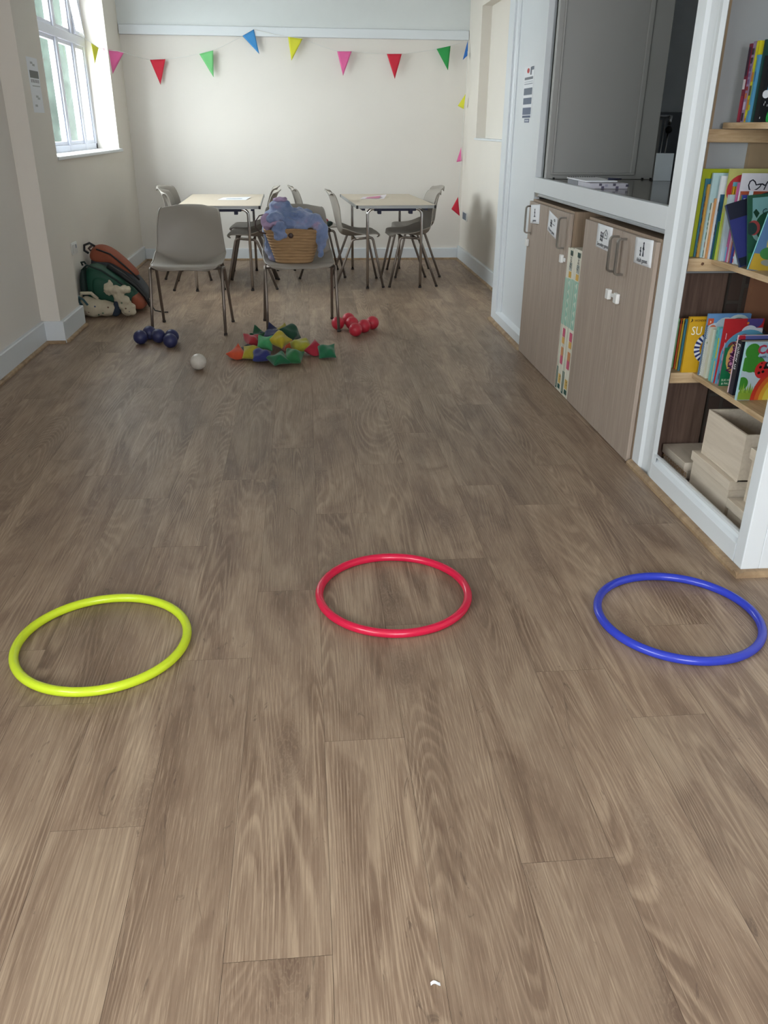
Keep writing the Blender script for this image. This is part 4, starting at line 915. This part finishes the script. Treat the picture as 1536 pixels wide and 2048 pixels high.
def blob(name, balls, m, parent, voxel=.006, disp=.012, dsize=.05, sm=4, org=None, folds=0):
    mb = MB()
    for c, r in balls: mb.ball(c, r, None, 20, 12)
    o = mb.build(name, m, parent, org=org)
    rm = o.modifiers.new('merge', 'REMESH'); rm.mode = 'VOXEL'; rm.voxel_size = voxel; rm.use_smooth_shade = True
    s_ = o.modifiers.new('relax', 'SMOOTH'); s_.iterations = sm; s_.factor = .6
    tx = bpy.data.textures.new(name+'_folds', 'MARBLE' if folds else 'CLOUDS'); tx.noise_scale = dsize; tx.noise_depth = 1
    if folds: tx.turbulence = folds; tx.marble_type = 'SOFT'
    d = o.modifiers.new('folds', 'DISPLACE'); d.texture = tx; d.strength = disp; d.mid_level = .5; d.texture_coords = 'LOCAL'
    return o
t = thing('fleece_blanket', 'crumpled blue and lilac fleece blanket spilling out of the straw basket', 'blanket', (-.08, 5.86, .67))
blob('cloth', [((-.12, 5.87, .70), (.15, .10, .065)), ((-.15, 5.88, .76), (.115, .09, .060)), ((-.175, 5.885, .815), (.075, .065, .048)), ((-.06, 5.87, .765), (.10, .075, .04)), ((.02, 5.86, .735), (.06, .07, .05)),
               ((-.165, 5.742, .690), (.052, .022, .045)), ((-.168, 5.735, .650), (.048, .018, .036)), ((-.20, 5.80, .745), (.06, .06, .035)),
               ((.055, 5.83, .715), (.065, .055, .048)), ((.095, 5.80, .665), (.05, .045, .06)), ((.108, 5.79, .60), (.042, .035, .06)), ((.095, 5.79, .545), (.026, .026, .045)),
               ((-.245, 5.93, .64), (.04, .05, .08)), ((-.245, 5.95, .56), (.035, .05, .08)), ((-.225, 5.95, .50), (.035, .05, .045)), ((-.03, 5.79, .69), (.05, .04, .025))], FUR, t, .0055, .022, .09, 5, folds=9)
blob('lilac_fold', [((-.262, 5.80, .735), (.030, .035, .045)), ((-.252, 5.79, .700), (.024, .03, .035)), ((-.235, 5.775, .70), (.04, .03, .022)), ((-.190, 5.765, .715), (.045, .03, .020)), ((-.165, 5.885, .853), (.05, .045, .022))], PINKF, t, .0055, .014, .08, 4, folds=8)

# ================================================================== BALLS
def balls(lst, r, m, labels, group):
    b0 = None
    for (x, y), l in zip(lst, labels):
        if b0 is None:
            b0 = MB().ball((0, 0, 0), r, None, 36, 22).build('ball', m)
            b0.location = (x, y, r); tag(b0, l, 'ball', group)
        else:
            c = b0.copy(); COL.objects.link(c); c.location = (x, y, r); c['label'] = l
balls([(-1.090, 5.447), (-1.052, 5.570), (-.980, 5.478), (-.892, 5.462), (-.884, 5.350-.01)], .0455, mat('navy_vinyl', (42, 46, 88), .45, var=.1, scale=30, bump=.2),
      ['leftmost dark blue ball of the cluster by the left chair leg', 'dark blue ball at the back of the cluster, half hidden by two others', 'middle dark blue ball right at the foot of the chair leg', 'rightmost dark blue ball, behind the front one', 'front dark blue ball, nearest the viewer in the cluster'], 'dark blue balls')
balls([(.207, 5.802), (.288, 5.927), (.306, 5.795), (.318, 5.592), (.384, 5.700), (.450, 5.803)], .0455, mat('red_vinyl', (184, 40, 58), .45, var=.08, scale=30, bump=.2),
      ['leftmost red ball, behind the basket chair leg', 'red ball farthest back in the red cluster', 'red ball in the centre of the red cluster', 'front red ball, nearest the viewer', 'red ball between the front one and the rightmost one', 'rightmost red ball of the cluster'], 'red balls')
tag(MB().ball((0, 0, 0), .0465, None, 36, 22).build('ball', mat('white_vinyl', (196, 190, 180), .4, var=.06, scale=40, bump=.2)), 'single off-white ball standing apart on the floor', 'ball').location = (-.646, 4.80, .0465)

# ================================================================== BEAN BAGS
def cloth(c): return mat('bag_cloth_%d_%d_%d' % c, c, .85, var=.10, scale=25, bump=.35, bscale=500, sheen=.2)
def beanbag(loc, rot, col, label, s=.065, th=.036, seed=0, sag=0, slump=0, spin=0):
    rn = random.Random(seed); ph = rn.random()*6; s *= .88
    def sheet(sg):
        def fn(u, v):
            a, b_ = u*2-1, v*2-1; pin = 1-.13*(1-abs(a)**2)*abs(b_)**3-.0; pin2 = 1-.13*(1-abs(b_)**2)*abs(a)**3
            x, y = a*s*pin2, b_*s*pin
            h = th*((1-abs(a)**2.6)*(1-abs(b_)**2.6))**.55
            z = sg*h*(1+slump*b_)+sag*(a*a+b_*b_)*.5+.004*math.sin(3*a+ph)*math.cos(2.4*b_+ph)
            z += sg*.0035*math.sin(9*a*b_+ph)*(1-a*a)*(1-b_*b_)
            z += .007*math.sin(60*x+ph)*math.sin(45*y+2*ph)+.005*math.sin(38*(x+y)+3*ph); cs, sn = math.cos(R(spin)), math.sin(R(spin))
            return (x*cs-y*sn, x*sn+y*cs, z)
        return fn
    mb = MB(); mb.grid(sheet(1), 18, 18, None, True); mb.grid(sheet(-1), 18, 18, None, True)
    M_ = Matrix.Rotation(R(rot[2]), 3, 'Z') @ Matrix.Rotation(R(rot[1]), 3, 'Y') @ Matrix.Rotation(R(rot[0]), 3, 'X'); fl_ = .0015-loc[2]
    def rest(v):
        p = M_ @ Vector(v); d = p.z-fl_
        if d < .012: p.z = fl_+.012*math.exp((d-.012)/.02) if d > -.05 else fl_
        return tuple(p)
    mb.v = [rest(v) for v in mb.v]
    o = mb.build('bean_bag', cloth(tuple(int(x*.86) for x in col))); ss = o.modifiers.new('smooth', 'SUBSURF'); ss.levels = 1; ss.render_levels = 1
    o.location = loc
    return tag(o, label, 'bean bag', 'cloth bean bags on the floor')
GRN, DGRN, LGRN, NVY, YEL, RED, ORG, YGR = (22, 104, 66), (16, 74, 50), (70, 168, 106), (40, 48, 116), (196, 176, 36), (180, 36, 48), (222, 84, 44), (176, 172, 44)
beanbag((-.437, 5.03, .024), (64, 4, 6), ORG, 'orange bean bag propped up in a peak, leftmost of the pile', s=.062, seed=1, slump=-.3, spin=42)
beanbag((-.345, 5.19, .070), (22, 24, 30), RED, 'red bean bag on the left side of the main pile', seed=2, s=.07)
beanbag((-.325, 5.43, .035), (18, -10, 55), (30, 90, 56), 'green bean bag at the back left of the pile with upturned corners', seed=3, sag=.045, spin=20)
beanbag((-.235, 5.44, .050), (20, -18, 15), (36, 42, 86), 'navy bean bag at the back of the pile with upturned corner', seed=4, sag=.045, spin=35)
beanbag((-.235, 5.30, .075), (20, 0, -10), (50, 60, 100), 'dusty blue bean bag in the middle of the pile', seed=5)
beanbag((-.165, 5.42, .060), (56, 6, 5), (170, 158, 50), 'olive yellow bean bag standing at the back of the pile', seed=6, s=.07, spin=40)
beanbag((-.115, 5.29, .098), (38, 10, 35), DGRN, 'dark green bean bag leaning on the back right of the pile', seed=7, s=.068, spin=25)
beanbag((-.270, 5.11, .078), (38, 3, -6), LGRN, 'light green bean bag tilted up in the middle of the pile', seed=8, s=.06)
beanbag((-.178, 5.11, .096), (24, 22, -30), YEL, 'bright yellow bean bag lying on top of the pile', seed=9, s=.066)
beanbag((-.050, 5.13, .050), (14, -6, 20), YGR, 'yellow green bean bag at the right end of the main pile', seed=10, s=.078)
beanbag((-.355, 5.02, .036), (36, -22, 40), (184, 172, 48), 'small looking yellow bean bag between the red and royal blue ones', seed=11, s=.06, spin=40)
beanbag((-.285, 4.96, .036), (10, 2, 4), NVY, 'royal blue bean bag at the front of the pile', seed=12, s=.07, th=.034)
beanbag((-.185, 4.875, .034), (8, -6, 28), (18, 108, 66), 'emerald bean bag, nearest the viewer', seed=13, s=.066, th=.034)
beanbag((-.095, 4.905, .040), (24, 4, -12), (36, 116, 62), 'mid green bean bag tilted at the front right of the main pile', seed=14, s=.068)
beanbag((-.12, 5.18, .032), (0, 0, 20), (206, 90, 50), 'orange bean bag mostly buried in the pile', seed=15, s=.06)
beanbag((.035, 5.09, .030), (66, -6, 8), (178, 30, 54), 'crimson bean bag standing up beside the loose green one', seed=16, s=.062, spin=35, slump=.2)
beanbag((.108, 5.025, .036), (34, 14, -32), (20, 112, 72), 'loose green bean bag at the far right of the pile', seed=17, s=.066, spin=38)
beanbag((-.42+.04, 5.10, .028), (0, 0, 12), (34, 36, 44), 'black bean bag peeping out under the red one', seed=18, s=.05)

# ================================================================== HULA HOOPS
def hoop(cx, cy, R_, col, label, spec):
    m = mat(spec, col, .22, var=.02, scale=20); t = thing('hula_hoop', label, 'hoop', (cx, cy, 0), 'plastic hoops on the floor')
    n = 120; MB().tube([(cx+R_*math.cos(2*math.pi*i/n), cy+R_*math.sin(2*math.pi*i/n), .0127) for i in range(n)], .0125, m, n=16, closed=True).build('tube', None, t)
    return t
HR = .2270
hoop(-.590, 1.960, HR, (204, 226, 46), 'neon yellow plastic hoop lying on the floor at left', 'yellow_plastic')
hoop(.234, 2.158, HR-.001, (206, 26, 66), 'red plastic hoop lying on the floor in the middle', 'red_plastic')
hoop(1.050, 1.965, HR+.002, (46, 62, 184), 'blue plastic hoop lying on the floor at right', 'blue_plastic')
q = MB().grid(lambda u, v: (.170+.016*u, .897+.006*v+.002*math.sin(5*u), .0012+.002*math.sin(3*u)), 6, 2, None, True).build('paper_scrap', PAPER, org=(.178, .90, .0)); tag(q, 'tiny white scrap of paper on the floor near the viewer', 'scrap')

# ================================================================== BAGS BY THE WALL
def puffy(name, poly, y0, y1, m, parent, lv=2, tilt=0, org=None, layers=((0, .80), (.12, .93), (.5, 1.0), (.88, .93), (1, .80))):
    cx_ = sum(p[0] for p in poly)/len(poly); cz_ = sum(p[1] for p in poly)/len(poly); mb = MB(); vs = []; n = len(poly)
    for f, s_ in layers:
        for p in poly: vs.append((cx_+(p[0]-cx_)*s_, y0+(y1-y0)*f+tilt*(p[1]), cz_+(p[1]-cz_)*s_))
    fs = [[j*n+i, j*n+(i+1) % n, (j+1)*n+(i+1) % n, (j+1)*n+i] for j in range(len(layers)-1) for i in range(n)]
    vs.append((cx_, y0-.01, cz_)); vs.append((cx_, y1+.01, cz_)); a = len(vs)-2; k = (len(layers)-1)*n
    fs += [[a, (i+1) % n, i] for i in range(n)]+[[a+1, k+i, k+(i+1) % n] for i in range(n)]
    mb.add(vs, fs, None, True); o = mb.build(name, m, parent, org=org); ss = o.modifiers.new('smooth', 'SUBSURF'); ss.levels = lv; ss.render_levels = lv; return o
PK = mat('forest_green_nylon', (20, 74, 56), .6, var=.12, scale=14, bump=.3, bscale=120); PKD = mat('dark_green_nylon', (18, 40, 36), .7, var=.1); RST = mat('rust_canvas', (140, 72, 48), .8, var=.1, bump=.3); GRY = mat('slate_grey_nylon', (72, 74, 78), .8, var=.1)
t = thing('backpack', 'green backpack slumped against the left wall, rust patch at its end', 'backpack', (-1.47, 6.62, 0))
puffy('body', [(-1.672, .012), (-1.685, .18), (-1.66, .335), (-1.60, .362), (-1.50, .315), (-1.40, .235), (-1.30, .135), (-1.245, .06), (-1.25, .012), (-1.45, .008)], 6.46, 6.70, PK, t)
puffy('front_pocket', [(-1.60, .08), (-1.615, .24), (-1.56, .285), (-1.46, .235), (-1.36, .15), (-1.33, .07), (-1.45, .05)], 6.435, 6.50, PK, t)
lab(puffy('rust_corner', [(-1.345, .055), (-1.33, .135), (-1.28, .125), (-1.232, .065), (-1.235, .02), (-1.30, .014)], 6.44, 6.69, RST, t), 'rust coloured corner')
MB().tube([(-1.665, 6.47, .31), (-1.62, 6.455, .352), (-1.52, 6.45, .315), (-1.42, 6.45, .245), (-1.32, 6.45, .165)], .008, PKD, n=8).build('zip_piping', None, t)
lab(puffy('side_panel', [(-1.685, .03), (-1.692, .20), (-1.675, .33), (-1.64, .345), (-1.635, .20), (-1.64, .04)], 6.425, 6.60, PKD, t), 'dark green side panel')
MB().tube([(-1.50, 6.60, .325), (-1.40, 6.58, .262), (-1.30, 6.57, .18), (-1.235, 6.56, .10), (-1.205, 6.54, .03)], [.02, .022, .022, .018, .012], BLACK, n=8).build('shoulder_strap', None, t)
MB().tube([(-1.235, 6.56, .10), (-1.20, 6.52, .06), (-1.16, 6.46, .015), (-1.10, 6.44, .006), (-1.06, 6.44, .006)], .0045, BLACK, n=6).build('strap_tail', None, t)
MB().tube([(-1.66, 6.50, .345), (-1.665, 6.49, .368), (-1.64, 6.48, .372), (-1.63, 6.48, .355)], .007, PKD, n=8).build('grab_loop', None, t)
t = thing('rucksack', 'rust and grey rucksack behind the green backpack', 'backpack', (-1.46, 6.86, 0))
puffy('body', [(-1.685, .012), (-1.69, .30), (-1.655, .425), (-1.60, .448), (-1.52, .415), (-1.42, .325), (-1.32, .215), (-1.235, .10), (-1.23, .012), (-1.45, .008)], 6.735, 6.93, GRY, t)
lab(puffy('top_flap', [(-1.692, .34), (-1.665, .435), (-1.60, .464), (-1.50, .425), (-1.38, .305), (-1.30, .21), (-1.34, .22), (-1.45, .31), (-1.55, .335), (-1.60, .33)], 6.725, 6.94, RST, t), 'rust top flap')
MB().tube([(-1.60, 6.73, .43), (-1.50, 6.722, .395), (-1.40, 6.722, .305), (-1.30, 6.722, .20)], .007, BLACK, n=8).build('zip_piping', None, t)
MB().tube([(-1.61, 6.74, .45), (-1.645, 6.73, .475), (-1.685, 6.73, .46), (-1.69, 6.73, .42), (-1.66, 6.73, .40)], .009, BLACK, n=8).build('grab_loop', None, t)
lab(MB().tube([(-1.63, 6.73, .455), (-1.655, 6.725, .435), (-1.64, 6.725, .42)], .010, BRN, n=6).build('cord_knot', None, t), 'dark brown knotted cord')
CANV = mat('printed_canvas', (186, 176, 154), .9, var=.08, scale=12, bump=.4, bscale=220)
def tote_spots(parent, pts):
    q = MB()
    for i, (x_, y_, z_) in enumerate(pts): q.ball((x_, y_, z_), (.007, .003, .006), bc([(110, 84, 72), (84, 96, 120), (90, 110, 90)][i % 3], .8), 8, 6)
    lab(q.build('print', None, parent), 'small scattered printed motifs')
t = thing('tote_bag', 'plump cream printed tote bag in front of the green backpack, beside the pier', 'bag', (-1.56, 6.32, 0))
o = blob('body', [((-1.58, 6.32, .070), (.098, .075, .068)), ((-1.50, 6.33, .060), (.095, .07, .058)), ((-1.62, 6.33, .10), (.05, .05, .05))], CANV, t, .007, .014, .06, 6)
tote_spots(t, [(-1.60, 6.252, .05), (-1.55, 6.247, .09), (-1.50, 6.252, .04), (-1.46, 6.262, .08), (-1.62, 6.265, .08), (-1.53, 6.247, .03)])
lab(MB().tube([(-1.60, 6.25, .10), (-1.625, 6.245, .14), (-1.655, 6.26, .155), (-1.665, 6.28, .12), (-1.64, 6.27, .09)], .008, mat('teal_binding', (60, 92, 100), .8), n=8).build('handle', None, t), 'teal edged handle')
MB().tube([(-1.66, 6.33, .12), (-1.65, 6.31, .175), (-1.58, 6.31, .175), (-1.54, 6.32, .13)], .013, CANV, n=8).build('handle', None, t)
t = thing('cloth_bag', 'knotted cream cloth bag lying over the end of the backpack', 'bag', (-1.35, 6.33, 0))
blob('body', [((-1.325, 6.31, .055), (.055, .045, .050)), ((-1.35, 6.31, .10), (.050, .04, .055)), ((-1.385, 6.32, .145), (.042, .04, .045)), ((-1.40, 6.33, .19), (.065, .05, .035)), ((-1.455, 6.33, .20), (.035, .035, .045)), ((-1.345, 6.34, .195), (.05, .035, .028)), ((-1.445, 6.335, .235), (.022, .02, .03))], CANV, t, .006, .024, .03, 2)
tote_spots(t, [(-1.335, 6.263, .07), (-1.315, 6.266, .05), (-1.36, 6.268, .11)])
lab(blob('dark_lining', [((-1.425, 6.325, .045), (.04, .04, .045)), ((-1.405, 6.32, .09), (.025, .03, .04))], mat('slate_blue_cloth', (44, 56, 70), .9, bump=.3), t, .007, .01, .04, 3), 'slate blue side')
t = thing('red_cloth', 'small red and dark green cloth bundle on the chair between the tables', 'cloth', (.19, 8.12, .46))
blob('red_part', [((.175, 8.06, .490), (.05, .05, .036)), ((.14, 8.10, .495), (.05, .05, .04))], cloth((176, 30, 56)), t, .007, .012, .04, 3)
lab(blob('green_part', [((.215, 8.04, .480), (.038, .05, .026))], cloth((40, 60, 54)), t, .007, .012, .04, 3), 'dark green part')

# ================================================================== BUNTING
t = thing('bunting', 'string of coloured triangular flags running from the window along the back wall', 'bunting', (0, 9.13, 2.0))
STR = mat('white_cord', (226, 226, 222), .8); FC = {'yellow': (216, 214, 60), 'pink': (226, 104, 160), 'red': (206, 40, 62), 'green': (120, 200, 128), 'blue': (66, 142, 204), 'dark green': (44, 152, 76), 'deep blue': (36, 100, 176)}
def sagp(a, b, s_, n=8): return [tuple(Vector(a).lerp(Vector(b), i/n)-Vector((0, 0, s_*4*(i/n)*(1-i/n)))) for i in range(n+1)]
Yf = 9.108
nodes = [(-1.86, 8.20, 1.985), (-1.80, 8.37, 1.935), (-1.765, 8.48, 1.905), (-1.64, 8.66, 1.895), (-1.56, 8.76, 1.880), (-1.429, Yf, 1.858), (-1.282, Yf, 1.866), (-.961, Yf, 1.914), (-.826, Yf, 1.946), (-.543, Yf, 2.070), (-.431, Yf, 2.127), (-.11, Yf, 2.069), (.028, Yf, 2.056), (.358, Yf, 1.955), (.499, Yf, 1.957), (.841, Yf, 1.940), (.988, Yf, 1.943), (1.327, Yf, 1.990), (1.465, Yf, 2.018), (1.628, 9.08, 2.06),
         (1.622, 9.02, 1.94), (1.618, 9.0, 1.60), (1.606, 9.0, 1.46), (1.598, 9.0, 1.13), (1.60, 9.0, .98), (1.585, 9.0, .645)]
path = []
for i in range(len(nodes)-1):
    s_ = .006 if (Vector(nodes[i+1])-Vector(nodes[i])).length > .2 and i < 19 else 0; path += sagp(nodes[i], nodes[i+1], s_)[:-1]
path.append(nodes[-1])
MB().tube(path, .0022, STR, n=6).build('string', None, t)
def flag(a, b, tip, c):
    A, B, T_ = Vector(a), Vector(b), Vector(tip); n = (B-A).cross(T_-A).normalized()
    mb = MB(); N_ = 8; vs = []; fs = []
    for i in range(N_+1):
        for j in range(N_+1-i):
            u, v = j/N_, i/N_; p = A*(1-u-v)+B*u+T_*v; vs.append(p+n*.006*math.sin((u+v*.5)*math.pi)*(v+.2))
    def ix(i, j): return sum(N_+1-k for k in range(i))+j
    for i in range(N_):
        for j in range(N_-i):
            fs.append([ix(i, j), ix(i, j+1), ix(i+1, j)])
            if j < N_-i-1: fs.append([ix(i, j+1), ix(i+1, j+1), ix(i+1, j)])
    mb.add(vs, fs, mat('flag_'+c.replace(' ', '_'), FC[c], .8, var=.03), True); o = mb.build('flag', None, t); sd = o.modifiers.new('thick', 'SOLIDIFY'); sd.thickness = .0012
    return lab(o, c+' triangular flag')
flag((-1.80, 8.37, 1.935), (-1.765, 8.48, 1.905), (-1.79, 8.40, 1.775), 'yellow')
flag((-1.735, 8.53, 1.905), (-1.595, 8.72, 1.888), (-1.70, 8.63, 1.70), 'pink')
for a, b, tp, c in (((-1.429, 1.857), (-1.282, 1.867), (-1.352, 1.645), 'red'), ((-.961, 1.914), (-.826, 1.945), (-.84, 1.715), 'green'), ((-.543, 2.07), (-.431, 2.126), (-.39, 1.918), 'blue'), ((-.11, 2.069), (.028, 2.054), (-.085, 1.867), 'yellow'),
                    ((.358, 1.954), (.499, 1.956), (.413, 1.744), 'pink'), ((.841, 1.94), (.988, 1.942), (.922, 1.724), 'red'), ((1.327, 1.99), (1.465, 2.017), (1.449, 1.805), 'dark green')):
    flag((a[0], Yf, a[1]), (b[0], Yf, b[1]), (tp[0], Yf-.004, tp[1]), c)
flag((1.625, 9.06, 2.06), (1.622, 9.02, 1.93), (1.578, 9.05, 1.895), 'deep blue')
flag((1.618, 9.0, 1.60), (1.606, 9.0, 1.46), (1.545, 9.02, 1.49), 'yellow')
flag((1.598, 9.0, 1.125), (1.61, 9.0, .985), (1.555, 9.02, .975), 'pink')
flag((1.585, 9.0, .645), (1.52, 9.0, .525), (1.61, 9.0, .457), 'red')

for o in bpy.data.objects:
    if '_o' in o: del o['_o']
